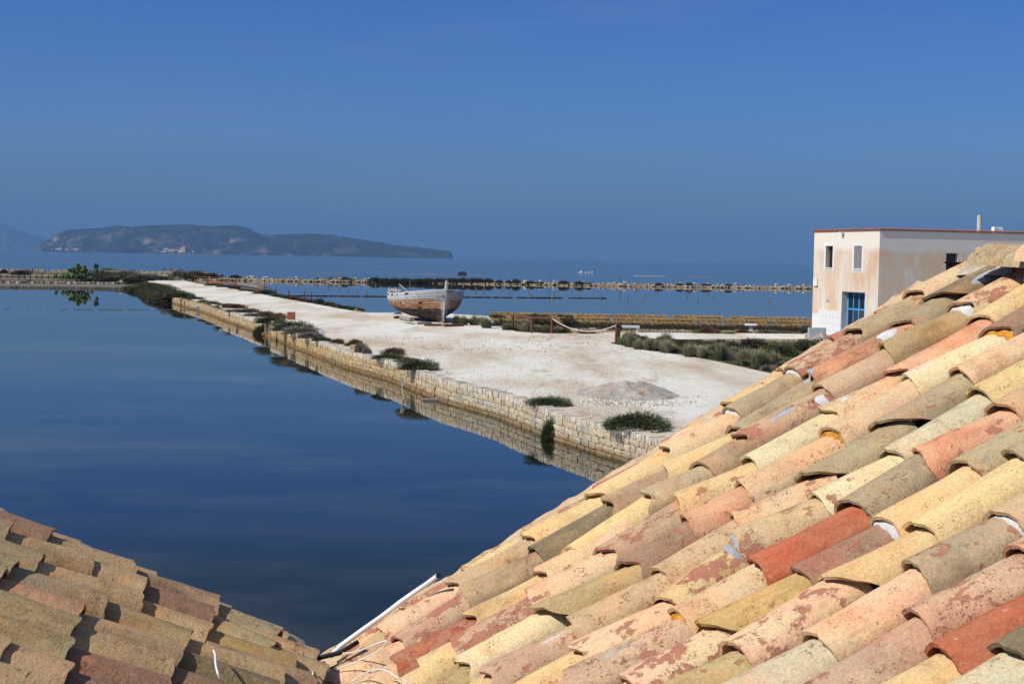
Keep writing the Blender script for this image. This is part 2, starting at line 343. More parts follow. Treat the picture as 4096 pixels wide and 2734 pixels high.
# retaining wall of the pan: four courses and an upright cap course
root = empty('retaining_wall'); tag(root, 'long dry stone retaining wall with pale upright cap stones beside the pan', 'wall')
L = path_len(WALL); cand = []
def wallcol(s, y):
    near = (.50, .43, .32); far = (.46, .345, .19); f = min(1, max(0, (y - 66) / 14)); c = tuple(a + (b_ - a) * f for a, b_ in zip(near, far))
    if y < 75 and random.random() < .08: c = (.48, .36, .22)
    if y < 75 and random.random() < .12: c = (.40, .38, .34)
    if y >= 75 and random.random() < .12: c = (.42, .37, .28)
    return jit(c, .12)
for kcourse in range(4):
    s = random.uniform(0, .4); z0 = -.13 + kcourse * .245; hf = 0
    while s < L:
        ln = random.uniform(.34, .78) if kcourse < 3 else random.uniform(.28, .55)
        p, d = path_pt(WALL, s + ln / 2)
        if not (abs(p.y - 122) < 3.0 and kcourse > 0):
            nx = Vector((d.y, -d.x)) * -1
            zz = z0 + .1225 + .02 * math.sin(s * .5) + random.uniform(-.004, .004)
            cand.append(('wall_stone', (p.x + random.uniform(-.02, .02), p.y, zz), (ln - .012, .5, .238 + random.uniform(-.012, .006) + (.012 if p.y > 85 else 0)), math.atan2(d.y, d.x) + random.uniform(-.03, .03) * (.5 if p.y > 85 else 1), wallcol(s, p.y)))
        s += ln
s = 0
while s < L:
    ln = random.uniform(.12, .24); p, d = path_pt(WALL, s + ln / 2)
    if p.y < 150 and not (abs(p.y - 122) < 2.6):
        c = jit((.58, .525, .44) if random.random() < .85 else (.48, .46, .43), .12)
        hgt = random.uniform(.22, .27)
        cand.append(('cap_stone', (p.x + .05, p.y + .02, .835 + hgt / 2 + .02 * math.sin(s * .5)), (ln - .008, random.uniform(.55, .66), hgt), math.atan2(d.y, d.x) + random.uniform(-.05, .05), c))
    s += ln
def spread(cand, lims, farname, rootobj, mat):
    cnt = {}; fb = MB(); cand.sort(key=lambda c: c[1][1])
    for nm, p, sz, an, c in cand:
        cnt[nm] = cnt.get(nm, 0) + 1
        if cnt[nm] <= lims and c is not None and p[1] > 44: put_stone(nm, p, sz, an, c, rootobj)
        else: merge_stone(fb, p, sz, an, c)
    if fb.v: tag(fb.build(farname, mat, rootobj, smooth=False, col=True), kind='stuff')
spread(cand, 290, 'small_far_stones', root, M['stone_far'])
b = MB()
for i in range(len(WALL) - 1):
    a, c = Vector(WALL[i]), Vector(WALL[i + 1]); d = (c - a).normalized(); nn = Vector((d.y, -d.x)) * (1 if d.y * 1 > 0 else -1)
    b.add([(a.x - 0 * nn.x, a.y, -1), (c.x, c.y, -1), (c.x + .5, c.y + .1, -1), (a.x + .5, a.y + .1, -1), (a.x, a.y, .98), (c.x, c.y, .98), (c.x + .5, c.y + .1, .98), (a.x + .5, a.y + .1, .98)], [(0, 1, 5, 4), (4, 5, 6, 7), (1, 2, 6, 5), (0, 4, 7, 3)])
b.build('mortar_core', M['earth'], root)

# stepped walls across the lagoon behind the plaza
root = empty('stepped_wall'); tag(root, 'straight ochre block wall rising in three steps between lagoon and small pool', 'wall')
cand = []; xs0, xs1 = -2.4, 44.0; dx = math.atan2(-.8, 34)
for kc, (z0, z1, yo, dk) in enumerate(((-.15, .24, 0, 1), (.24, .57, .25, 0), (.57, .90, .9, 0), (.90, 1.22, 1.6, 0))):
    x = xs0 if kc else xs0
    while x < xs1:
        ln = random.uniform(.42, .75); y = 150.9 - .024 * x + yo
        c = (.33, .225, .105) if random.random() > .2 else (.25, .22, .17)
        if kc == 3 and random.random() < .06: x += ln * .8; continue
        if dk: c = (.10, .085, .06)
        cand.append(('wall_stone', (x + ln / 2, y + .35, (z0 + z1) / 2 + random.uniform(-.012, .012)), (ln - .02, .8, z1 - z0 - .008), -.024 + random.uniform(-.02, .02), jit(c, .14))); x += ln
spread(cand, 290, 'small_far_stones', root, M['stone_far'])
b = MB(); b.box((21, 153.55, .1), (46, 2.3, 1.5), Rz(-.024)); b.build('mortar_core', M['earth'], root)

# low dikes at the left
root = empty('low_dike'); tag(root, 'low dike edged with squared stones crossing the left end of the pan', 'dike')
a, c = at(-60, 1149, 0), at(566, 1156, 0); n = 46
for i in range(n):
    p = a.lerp(c, (i + .5) / n); ln = (c - a).length / n
    put_stone('edge_stone', (p.x, p.y + .3, .14), (ln * random.uniform(.86, .95), .6, random.uniform(.46, .56)), math.atan2(c.y - a.y, c.x - a.x) + random.uniform(-.05, .05), jit((.27, .24, .18), .25), root, dry=True)
a2, c2 = at(-60, 1131, .28), at(470, 1136, .28)
for i in range(84):
    p = a2.lerp(c2, (i + .5) / 84)
    sz = random.uniform(.6, .95); put_stone('cobble', (p.x, p.y + random.uniform(-1, 1), .42), (sz, sz, random.uniform(.4, .6)), random.uniform(0, 3), jit((.34, .29, .24), .3), root, dry=True)
flat('dike_top', [(a.x, a.y + .1), (c.x, c.y + .1), (c2.x + 6, c2.y), (a2.x, a2.y + .4)], .28, plain('grey_mud', (.13, .115, .09), .9, .3, .5, world=True), .7).parent = root

# far rubble dam
root = empty('rubble_dam'); tag(root, 'long rubble stone dam between the lagoon and the open sea', 'dam')
b = MB(); cc = []
for i in range(2600):
    t = random.random(); s = t * 240; p, d = path_pt([(-110, 371), *dam[2:7], (105, 391)], min(s, 225))
    wdt = random.uniform(-1.6, 1.8); z = max(.05, .85 - abs(wdt) * .42) * random.uniform(.3, 1.0) + .08; q = random.uniform(.3, .85)
    merge_stone(b, (p.x + random.uniform(-1, 1), p.y + wdt, z), (q, q * .8, q * random.uniform(.3, .6)), random.uniform(0, 3), jit((.40, .35, .27) if random.random() < .8 else (.2, .16, .12), .25))
for x0 in list(np.linspace(0, 1, 60)):
    s = x0 * 225; p, d = path_pt([(-110, 371), *dam[2:7], (105, 391)], s)
    if random.random() < .45: merge_stone(b, (p.x, p.y + .3, 1.0 + random.uniform(0, .15)), (random.uniform(.6, 1.8), .6, .32), random.uniform(-.1, .1), jit((.50, .46, .38), .1))
tag(b.build('rubble', M['rubble'], root, smooth=True, col=True), kind='stuff')
b = MB(); pts = [(-110, 371), *dam[2:7], (105, 391)]
for i in range(len(pts) - 1):
    (x0, y0), (x1, y1) = pts[i], pts[i + 1]; b.add([(x0, y0 - 2, -.3), (x1, y1 - 2, -.3), (x1, y1 - .9, .6), (x0, y0 - .9, .6), (x0, y0 + 1.2, .6), (x1, y1 + 1.2, .6)], [(0, 1, 2, 3), (3, 2, 5, 4)])
b.build('earth_core', M['earth'], root)

# left far block wall with its bank
root = empty('block_wall'); tag(root, 'pale block wall between the left channel and the sea', 'wall')
a, c = at(-80, 1075, 2.0), at(265, 1075, 2.0); a = atY(-80, 1107, 372); n = 44
for row, (z, hh) in enumerate(((.3, .62), (.95, .5), (1.6, .9))):
    if row == 1: continue
    for i in range(n):
        x0 = -146 + i * 1.55
        if row == 2 and random.random() < .1: continue
        put_stone('wall_stone', (x0, 374 + row * .8, z), (1.5 * random.uniform(.8, 1), .9, hh * random.uniform(.85, 1.1)), random.uniform(-.05, .05), jit((.36, .31, .23), .22), root)
b = MB(); b.box((-112, 376.6, .3), (70, 4.6, 2.2)); b.build('earth_core', M['earth'], root)

# left island of scrub
M['scrub'] = MT_SCRUB()
b = MB(); nx, ny = 60, 14
A0, A1 = at(80, 1112, 0), at(600, 1150, 0)
def isl(u, v):
    x = -112 + u * 40; yb = 345 - 58 * u ** 1.1 + 3 * math.sin(u * 9); yt = yb + 27 - 6 * u
    y = yb + (yt - yb) * v; e_ = min(1, 6 * v, 6 * (1 - v), 7 * u, 9 * (1 - u) + .4); return (x, y, -.3 + 1.4 * e_ + .25 * noise.noise(Vector((x * .3, y * .3, 0))))
b.add([isl(i / nx, j / ny) for j in range(ny + 1) for i in range(nx + 1)], [(j * (nx + 1) + i, j * (nx + 1) + i + 1, (j + 1) * (nx + 1) + i + 1, (j + 1) * (nx + 1) + i) for j in range(ny) for i in range(nx)])
tag(b.build('scrub_bank', M['scrub'], smooth=True), kind='structure')
# banks that carry the road edges
def bank(name, pts, wl, wr, zt):
    b = MB(); rows = []
    for i, (x, y) in enumerate(pts):
        d = (Vector(pts[min(i + 1, len(pts) - 1)]) - Vector(pts[max(i - 1, 0)])).normalized(); nrm = Vector((-d.y, d.x))
        rows.append([(x + nrm.x * t, y + nrm.y * t, z) for t, z in ((wl, -.3), (wl * .6, zt * .75), (0, zt), (wr * .5, zt), (wr, -.3))])
    b.add([p for r_ in rows for p in r_], [(i * 5 + j, i * 5 + j + 1, (i + 1) * 5 + j + 1, (i + 1) * 5 + j) for i in range(len(rows) - 1) for j in range(4)])
    tag(b.build(name, M['scrub'], smooth=True), kind='structure')
bank('earth_bank', BANK, 2.2, -3.0, 1.0)
bank('earth_bank', [(p.x, p.y) for p in rr[1:12]], 2.0, -2.5, 1.03)

# ------------------------------------------------------------------ vegetation meshes
def bush_mesh(seed, n, leaf, flatness=.6, spiky=0.0, hang=False):
    r = np.random.default_rng(seed); V = []; Fc = []; Cc = []
    lobes = [(r.uniform(-.32, .32), r.uniform(-.3, .3), r.uniform(.35, .62)) for _ in range(7)]
    for i in range(n):
        lx, ly, lr = lobes[r.integers(len(lobes))]
        th = r.uniform(0, 2 * math.pi); ph = math.acos(r.uniform(-.1, 1)); q = lr * r.uniform(.55, 1.0) ** .5
        p = np.array([lx + q * math.sin(ph) * math.cos(th), ly + q * math.sin(ph) * math.sin(th), max(0, q * math.cos(ph)) * (.75 + .5 * r.random())])
        if abs(p[0]) > .62: continue
        out = p / (np.linalg.norm(p) + 1e-6)
        d = out * (1 + spiky * 2) + r.normal(0, .7, 3) * (1 - spiky * .5); d /= np.linalg.norm(d)
        s_ = np.cross(d, r.normal(0, 1, 3)); s_ /= np.linalg.norm(s_) + 1e-6
        l = leaf * r.uniform(.6, 1.5) * (1 + spiky); w_ = leaf * (.35 if not spiky else .14)
        k_ = len(V); V += [p - s_ * w_, p + s_ * w_, p + d * l + s_ * w_ * .3]; Fc.append((k_, k_ + 1, k_ + 2))
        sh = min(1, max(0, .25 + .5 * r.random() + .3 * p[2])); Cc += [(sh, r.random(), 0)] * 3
    V = np.array(V); V[:, 2] = V[:, 2] / max(V[:, 2].max(), .01); V[:, :2] /= 1.15
    b = MB(); b.v = [tuple(x) for x in V]; b.f = Fc; b.c = Cc; return b.mesh('foliage', col=True)
def grass_mesh(seed, n=260, dry=.5):
    r = np.random.default_rng(seed); V = []; Fc = []; Cc = []
    for i in range(n):
        a = r.uniform(0, 2 * math.pi); q = r.random() ** .6 * .24; base = np.array([q * math.cos(a), q * math.sin(a), 0])
        lean = r.uniform(.1, .75) * (.35 + q * 5); a2 = a + r.normal(0, .5); hh = r.uniform(.5, 1.0) * (1 - .42 * lean)
        dirv = np.array([math.cos(a2), math.sin(a2), 0]); side = np.array([-math.sin(a2), math.cos(a2), 0]) * .010
        p1 = base + dirv * lean * .18 + np.array([0, 0, hh * .55]); p2 = base + dirv * lean * .62 + np.array([0, 0, hh * (1 - .25 * lean)])
        k_ = len(V); V += [base - side, base + side, p1 + side * .9, p1 - side * .9, p2]
        Fc += [(k_, k_ + 1, k_ + 2, k_ + 3), (k_ + 3, k_ + 2, k_ + 4)]
        c0 = r.random() * dry * .5; Cc += [(c0 * .4, 0, 0)] * 2 + [(min(1, c0 + .25 * dry), 0, 0)] * 2 + [(min(1, c0 + .3 + .8 * dry * r.random()), 0, 0)]
    b = MB(); b.v = [tuple(x) for x in V]; b.f = Fc; b.c = Cc; return b.mesh('blades', col=True)
BM = {}
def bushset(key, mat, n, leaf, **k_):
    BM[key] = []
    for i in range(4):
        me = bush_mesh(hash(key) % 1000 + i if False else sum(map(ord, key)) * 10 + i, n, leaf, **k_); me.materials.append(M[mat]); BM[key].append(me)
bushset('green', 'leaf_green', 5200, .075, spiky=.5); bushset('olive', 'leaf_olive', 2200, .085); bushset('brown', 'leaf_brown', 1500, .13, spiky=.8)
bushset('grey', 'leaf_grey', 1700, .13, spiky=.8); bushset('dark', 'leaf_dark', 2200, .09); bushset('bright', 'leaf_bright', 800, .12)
BM['grass'] = [grass_mesh(i, 420, .35 + .15 * i) for i in range(4)]
for me in BM['grass']: me.materials.append(M['blade'])
BM['greengrass'] = [grass_mesh(20 + i, 460, .18 + .08 * i) for i in range(3)]
for me in BM['greengrass']: me.materials.append(M['blade'])
NM = dict(green='green_shrub', olive='olive_shrub', brown='russet_shrub', grey='dry_shrub', dark='saltbush', bright='leafy_plant', grass='grass_tuft', greengrass='grass_tuft')
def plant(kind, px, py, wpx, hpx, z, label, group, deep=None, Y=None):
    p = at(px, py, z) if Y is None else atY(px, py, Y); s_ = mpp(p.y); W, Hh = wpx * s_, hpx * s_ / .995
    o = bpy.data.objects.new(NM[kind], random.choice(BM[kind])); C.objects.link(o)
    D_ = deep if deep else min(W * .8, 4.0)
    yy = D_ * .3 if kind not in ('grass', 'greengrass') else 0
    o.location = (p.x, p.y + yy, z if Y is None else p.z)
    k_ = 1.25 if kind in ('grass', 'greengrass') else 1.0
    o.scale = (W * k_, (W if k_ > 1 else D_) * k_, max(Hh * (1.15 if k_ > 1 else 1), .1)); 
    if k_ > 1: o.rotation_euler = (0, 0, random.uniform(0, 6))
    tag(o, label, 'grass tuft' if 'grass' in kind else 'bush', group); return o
TW = 'plants along the top of the retaining wall'
for i, (kd, x, y, w_, h_, lb) in enumerate([
    ('green', 2195, 1622, 170, 42, 'spreading dark green shrub on the gravel nearest the hanging wall plant'),
    ('green', 2560, 1718, 250, 82, 'large dark green shrub with bare twigs over the cap stones near the tiled roof'),
    ('green', 1668, 1478, 150, 52, 'dense green shrub on the wall top above the leaning plank'),
    ('green', 1560, 1436, 130, 26, 'flat green mat plant left of the dense wall shrub'),
    ('brown', 1568, 1416, 78, 34, 'russet twiggy shrub behind the flat green mat plant'),
    ('brown', 1625, 1448, 80, 22, 'low russet shrub between green mat and dense wall shrub'),
    ('grey', 1446, 1408, 44, 50, 'pale grey dry shrub beside the ochre block on the wall'),
    ('grey', 1468, 1414, 30, 32, 'small grey dry shrub right of the taller grey one'),
    ('brown', 1420, 1374, 44, 24, 'russet tuft above the ochre block'),
    ('green', 1410, 1382, 66, 16, 'low green mat under the russet tuft above the ochre block'),
    ('brown', 1346, 1374, 46, 26, 'russet shrub right of the white bollard'),
    ('green', 1288, 1364, 78, 20, 'low green mat in front of the white bollard'),
    ('grey', 1240, 1352, 90, 30, 'grey brush left of the white bollard'),
    ('grey', 1205, 1334, 130, 36, 'wide grey brush behind the wall near the brown box'),
    ('green', 1160, 1322, 150, 48, 'broad green shrub in front of the brown box'),
    ('green', 1075, 1292, 110, 40, 'green shrub above the stone steps'),
    ('brown', 1062, 1266, 60, 32, 'orange brown shrub left of the brown box'),
    ('brown', 1118, 1272, 50, 28, 'dark russet tuft just left of the brown box'),
    ('green', 1000, 1248, 64, 18, 'flat green shrub left of the orange brown shrub'),
    ('grey', 1030, 1264, 90, 18, 'low grey brush on the wall top left of the steps'),
    ('brown', 946, 1232, 74, 22, 'russet shrub on the wall between two green ones'),
    ('grey', 960, 1248, 110, 16, 'thin grey brush under the russet shrub'),
    ('green', 900, 1230, 80, 22, 'green shrub with a round stone on it'),
    ('grey', 848, 1216, 50, 16, 'small grey brush left of the round stone'),
    ('brown', 815, 1208, 40, 12, 'small red brown tuft near the leaning slab'),
    ('green', 778, 1196, 70, 12, 'thin green fringe where the stone wall starts'),
    ('green', 730, 1190, 80, 26, 'green shrub capping the far end of the stone wall')]):
    plant(kd, x, y, w_, h_, GZ + .02, lb, TW)
def hanging(px, ytop, ybot, wpx, lb):
    p = at(px, ybot, 0); s_ = mpp(p.y); o = bpy.data.objects.new('hanging_shrub', BM['green'][1]); C.objects.link(o)
    hh = (ybot - ytop) * s_; o.scale = (wpx * s_, .7, hh); ztop = min(1.15, hh)
    d = (Vector(WALL[4]) - Vector(WALL[3])).normalized()
    o.location = (p.x + .05, p.y + .15, .02); tag(o, lb, 'bush', 'green plants hanging down the wall face')
hanging(2210, 1636, 1752, 88, 'green plant hanging down the wall face under the spreading shrub')
hanging(2416, 1702, 1775, 50, 'short green plant trailing over the wall beside the large shrub')
hanging(1612, 1466, 1526, 60, 'green plant trailing over the wall onto the leaning plank')
hanging(1056, 1282, 1336, 80, 'thick green plant hanging over the wall left of the stone steps')
hanging(1120, 1300, 1362, 30, 'narrow green plant hanging down right of the stone steps')
LBK = ['olive shrub on the earth bank near the stone wall end', 'rounded olive shrub in the middle of the bank left of the road', 'dark olive shrub on the bank where it meets the low dike']
for i in range(62):
    t_ = (i // 2 + random.random() * .5) / 31; p, d = path_pt(BANK, t_ * path_len(BANK)); off = (-.5, 1.5)[i % 2] + random.uniform(-.3, .3)
    o = bpy.data.objects.new('bank_shrub', random.choice(BM['olive' if random.random() < .75 else 'green'])); C.objects.link(o)
    o.location = (p.x - d.y * off * 1.0, p.y + d.x * off, .05 if i % 2 else .75); q = random.uniform(2.2, 3.4); o.scale = (q, q * 1.2, random.uniform(.75, 1.15)); tag(o, (('waterline ' if i % 2 == 0 else 'upper ') + LBK[min(2, int(t_ * 3))]), 'bush', 'shrubs on the bank left of the road')
for i in range(80):
    u = random.random(); v_ = random.random(); x, y, z = isl(.04 + .92 * u, .12 + .75 * v_)
    o = bpy.data.objects.new('scrub_bush', random.choice(BM[random.choice(['dark', 'olive', 'green', 'grey'])])); C.objects.link(o)
    o.location = (x, y, z - .1); o.scale = (random.uniform(3.5, 6.5), 4, random.uniform(.7, 1.5)); kd_ = next(q_ for q_ in BM if o.data in BM[q_]); tag(o, 'low %s scrub bush %s %s' % (dict(dark='dark brown', olive='olive', green='green', grey='grey dry')[kd_], 'at the waterline' if v_ < .35 else 'mid way up the bank' if v_ < .62 else 'at the back of the bank', 'left of the prickly pear' if x < -98 else 'beside the prickly pear' if x < -88 else 'between prickly pear and road'), 'bush', 'scrub bushes around the prickly pear')
for x, y, w_, h_, kd, lb in [(437, 1094, 60, 26, 'bright', 'bright green leafy bush right of the prickly pear'), (475, 1096, 40, 22, 'bright', 'second bright green bush right of the prickly pear'), (428, 1092, 44, 30, 'grey', 'tan dry bush behind the bright green bushes'), (505, 1106, 90, 34, 'grey', 'grey brown bush by the road end left side'), (560, 1118, 80, 30, 'grey', 'grey rounded bush where the white road narrows'), (590, 1124, 50, 24, 'dark', 'dark bush touching the left road edge'), (75, 1098, 62, 24, 'dark', 'dark bush in front of the pale block wall'), (122, 1092, 34, 22, 'grey', 'grey bush in front of the pale block wall'), (12, 1092, 26, 18, 'dark', 'dark bush at the far left of the block wall')]:
    plant(kd, x, y, w_, h_, 1.0, lb, 'bushes at the far end of the road', deep=3)
for x, y, w_, h_, kd, lb in [(712, 1106, 46, 36, 'grey', 'tan grass bush by the white rocks at the road end'), (745, 1114, 70, 34, 'olive', 'olive bush behind the rusty gate left end'), (790, 1112, 80, 34, 'dark', 'dark bush behind the middle of the rusty gate'), (835, 1112, 70, 28, 'dark', 'dark bush behind the right end of the rusty gate'), (700, 1112, 50, 14, 'brown', 'low russet plant at the right road edge near rocks'), (940, 1112, 40, 16, 'dark', 'round dark bush on the far dam near the pillar')]:
    plant(kd, x, y, w_, h_, .9, lb, 'bushes by the rusty gate', deep=3)
for i, (x, y, w_, h_, kd) in enumerate([(850, 1144, 70, 14, 'olive'), (900, 1150, 70, 13, 'olive'), (940, 1156, 50, 12, 'dark'), (985, 1165, 60, 10, 'green'), (1065, 1176, 66, 22, 'green'), (1030, 1176, 50, 8, 'dark'), (1110, 1186, 60, 14, 'olive'), (1145, 1192, 50, 14, 'olive'), (1180, 1198, 50, 16, 'brown'), (1210, 1205, 50, 16, 'olive'), (1240, 1210, 50, 18, 'brown'), (1278, 1216, 46, 28, 'dark'), (1312, 1222, 50, 18, 'olive'), (1345, 1228, 50, 16, 'olive'), (1378, 1234, 50, 15, 'dark'), (1408, 1240, 50, 18, 'olive'), (1432, 1244, 44, 16, 'green')]):
    plant(kd, x, y, w_, h_, GZ - .05, ['olive shrub', 'green shrub', 'dark shrub', 'russet shrub'][['olive', 'green', 'dark', 'brown'].index(kd)] + (' on the lagoon edge near the rusty gate' if x < 1000 else ' on the lagoon edge by the stone pillar' if x < 1160 else ' on the lagoon edge halfway to the boat' if x < 1300 else ' on the lagoon edge at the last bend before the boat'), 'shrubs between road and lagoon', deep=1.6)
def z4(x, y): return 2400 + x / 2.61, 1000 + y / 2.61
def z3(x, y): return 1800 + x / 3.356, 1000 + y / 3.356
def z2(x, y): return 900 + x / 2.294, 1000 + y / 2.294
damb = [(*z2(115, 290), 40, 20), (*z2(820, 292), 52, 18), (*z2(1000, 290), 60, 18), (*z2(1090, 290), 60, 22), (*z2(1160, 290), 40, 16), (*z2(1370, 292), 50, 22), (*z2(1470, 294), 50, 18)] + \
    [(*z2(1560 + 105 * i, 300), 58, 20) for i in range(8)] + [(*z3(60 + 115 * i, 442), 46, 20) for i in range(5)] + \
    [(*z3(670, 446), 34, 13), (*z3(790, 448), 28, 13), (*z3(890, 450), 32, 20), (*z3(1090, 456), 40, 13), (*z3(1210, 456), 34, 9), (*z3(1530, 462), 40, 17), (*z3(1750, 464), 42, 15), (*z3(1870, 466), 24, 9)] + \
    [(*z4(620, 372), 30, 12), (*z4(840, 372), 26, 10), (*z4(940, 374), 28, 14), (*z4(1110, 376), 42, 10), (*z4(1350, 378), 26, 9)]
for x, y, w_, h_ in damb:
    plant('dark', x, y - 2, w_, h_, .1, 'dark saltbush on the rubble dam ' + ('far left of the boat' if x < 1220 else 'left of the boat' if x < 1560 else 'behind the boat' if x < 1870 else 'right of the boat' if x < 2150 else 'below the egrets' if x < 2400 else 'right of the egrets'), 'saltbushes on the rubble dam', deep=3, Y=375)
for x, y, w_, h_, kd, lb in [(180, 1005, 170, 160, 'greengrass', 'dark green grass clump in the shadow right of the boat'), (90, 1000, 120, 150, 'dark', 'dark bush in the boat shadow'), (330, 1005, 190, 165, 'grass', 'tan topped grass clump right of the boat shadow'), (490, 1045, 190, 180, 'greengrass', 'green grey grass clump left of the wooden rail'), (430, 985, 150, 120, 'grass', 'dry grass clump behind the green grey one'), (610, 1020, 110, 90, 'dark', 'dark low bush right of the grass clump near the rail'), (635, 900, 200, 44, 'olive', 'flat green shrub on the pool edge behind the rail'), (770, 1070, 190, 110, 'greengrass', 'green tuft under the left rail post'), (880, 1070, 150, 110, 'grass', 'dry tuft right of the left rail post'), (1020, 1095, 240, 160, 'grass', 'large tan tuft at the middle rail post'), (1180, 1100, 120, 120, 'grass', 'small tan tuft between the rail posts'), (1280, 1112, 170, 135, 'greengrass', 'green tuft before the last rail post'), (1440, 1112, 170, 110, 'grass', 'dry tuft right of the last rail post'), (1550, 1112, 120, 90, 'brown', 'russet bush left of the pale boulders'), (685, 955, 60, 50, 'bright', 'bright leafy plant left of the rail'), (1190, 1030, 40, 36, 'bright', 'bright leafy plant behind the rail tufts'), (1840, 1112, 300, 60, 'greengrass', 'low green grass under the hanging rope')]:
    X, Y_ = z3(x, y); plant(kd, X, Y_, w_ / 3.356, h_ / 3.356, GZ, lb, 'plants around the wooden rail')
for x, y, w_, h_, kd, lb in [(1100, 880, 170, 34, 'olive', 'olive shrub on the top step of the block wall'), (1150, 875, 60, 44, 'dark', 'dark upright shrub on the block wall'), (1240, 882, 100, 34, 'olive', 'second olive shrub on the block wall'), (1310, 882, 80, 30, 'bright', 'yellow green shrub on the block wall'), (1490, 885, 90, 36, 'olive', 'small olive shrub right along the block wall'), (1600, 885, 110, 24, 'brown', 'russet shrub along the block wall')]:
    X, Y_ = z3(x, y); plant(kd, X, Y_ + 3, w_ / 3.356, h_ / 3.356, .9, lb, 'shrubs on the stepped wall', deep=1.2)
for i, (x, y, w_, h_, kd, lb) in enumerate([
    (310, 1010, 160, 200, 'grass', 'tan grass clump right of the three rope posts'), (230, 985, 90, 110, 'bright', 'bright green leafy plant touching the rope posts'),
    (400, 1035, 140, 130, 'grass', 'low grass clump next to the rope post clump'), (500, 1045, 120, 165, 'grass', 'narrow feathery grass clump'), (590, 1050, 140, 140, 'greengrass', 'low green grass between feathery clumps'),
    (690, 985, 150, 170, 'grass', 'tall brown topped grass clump at the back'), (700, 1072, 190, 170, 'grass', 'curving tan grass clump in front of the tall one'), (820, 1060, 120, 130, 'dark', 'dark bush between grass clumps'),
    (940, 1112, 200, 175, 'grass', 'broad grey green grass clump in the middle of the bank'), (1070, 1125, 150, 165, 'grass', 'dry grass clump right of the broad one'), (1150, 1040, 150, 110, 'olive', 'olive bush behind the dry clump'),
    (1260, 1148, 180, 225, 'greengrass', 'tall pale plumed grass clump'), (1350, 1140, 120, 120, 'grey', 'grey dry brush beside the plumed clump'), (1400, 1040, 150, 100, 'dark', 'dark bush behind the plumed clump'),
    (1500, 1205, 230, 225, 'greengrass', 'wide green grass clump near the roof'), (1660, 1240, 240, 250, 'greengrass', 'largest green grass clump next to the roof'), (1800, 1195, 170, 170, 'grass', 'drooping dry grass clump beside the largest one'),
    (1760, 1262, 130, 90, 'grey', 'silvery dry brush touching the roof edge'), (1620, 1030, 260, 125, 'dark', 'dark purple brown bush at the back of the bank'), (1800, 1060, 200, 110, 'olive', 'olive bush behind the green clumps'), (1950, 1110, 260, 160, 'green', 'wide green shrub by the roof edge'),
    (2100, 1050, 200, 120, 'dark', 'dark brown bush near the grey cabinet'), (2160, 985, 180, 60, 'olive', 'low olive shrub in front of the square stone'), (1000, 990, 200, 60, 'olive', 'low olive growth along the back of the bank'), (1280, 960, 200, 40, 'grey', 'low grey growth by the second gravel strip'),
    (1130, 868, 180, 76, 'brown', 'orange brown shrub beside the small pool'), (1000, 866, 80, 40, 'bright', 'bright green weed beside the orange brown shrub'), (1230, 868, 80, 40, 'green', 'green weed right of the orange brown shrub'), (1350, 874, 120, 30, 'bright', 'green weeds in front of the pool stones'), (1490, 862, 120, 46, 'brown', 'olive russet shrub at the pool stones'), (1760, 868, 200, 44, 'grey', 'grey brown brush at the pool edge'), (1930, 866, 100, 24, 'grey', 'small grey brush at the pool edge'), (2160, 868, 120, 40, 'green', 'green weed by the white building')]):
    X, Y_ = z4(x, y); plant(kd, X, Y_, w_ / 2.61, h_ / 2.61, GZ, lb, 'plants on the planted bank')

# more tufts filling the planted bank
for i in range(70):
    t_ = random.random(); zx = 260 + 1640 * t_; front = 1010 + 225 * t_; zy = random.uniform(front - 110 - 60 * t_, front - 8)
    kd = random.choice(['grass', 'greengrass', 'grass', 'olive', 'dark', 'grey']) if zy > front - 90 else random.choice(['olive', 'dark', 'olive', 'green'])
    X, Y_ = z4(zx, zy); hh = random.uniform(60, 120) if 'grass' in kd else random.uniform(40, 70)
    zone = 'rope post end' if t_ < .33 else 'middle' if t_ < .66 else 'roof end'
    plant(kd, X, Y_, random.uniform(90, 170) / 2.61, hh / 2.61, GZ, {'grass': 'small dry grass tuft', 'greengrass': 'small green grass tuft', 'olive': 'low olive bush', 'dark': 'low dark bush', 'grey': 'low grey twiggy bush', 'green': 'low green bush'}[kd] + ' filling the planted bank at its ' + zone, 'small plants filling the planted bank')
# prickly pear
p0 = at(315, 1121, .9); pr = empty('prickly_pear', p0); tag(pr, 'big prickly pear cactus rising above the scrub on the left bank', 'cactus')
bm = bmesh.new(); bmesh.ops.create_uvsphere(bm, u_segments=8, v_segments=6, radius=.5)
for v_ in bm.verts: v_.co = Vector((v_.co.x * .72, v_.co.y * .16, v_.co.z + .45))
pad = bpy.data.meshes.new('cactus_pad'); bm.to_mesh(pad); bm.free(); pad.materials.append(M['cactus']); pad.polygons.foreach_set('use_smooth', [True] * len(pad.polygons))
sm = mpp(p0.y)
for i in range(190):
    a_ = random.uniform(0, 2 * math.pi); ph = random.uniform(0, 1.45); q = random.uniform(.55, 1)
    x = math.cos(a_) * math.sin(ph) * q * 62 * sm; z = math.cos(ph) * q * 56 * sm * random.uniform(.75, 1); y = math.sin(a_) * math.sin(ph) * q * 2.2
    if i % 9 == 0: x -= random.uniform(20, 60) * sm; z *= .35
    o = bpy.data.objects.new('pad', pad); C.objects.link(o); o.parent = pr; o.location = (x, y, z); sc = random.uniform(.7, 1.15); o.scale = (sc, sc, sc)
    o.rotation_euler = (random.uniform(-.7, .7), random.uniform(-.8, .8) + x * .12, random.uniform(0, 3.1))
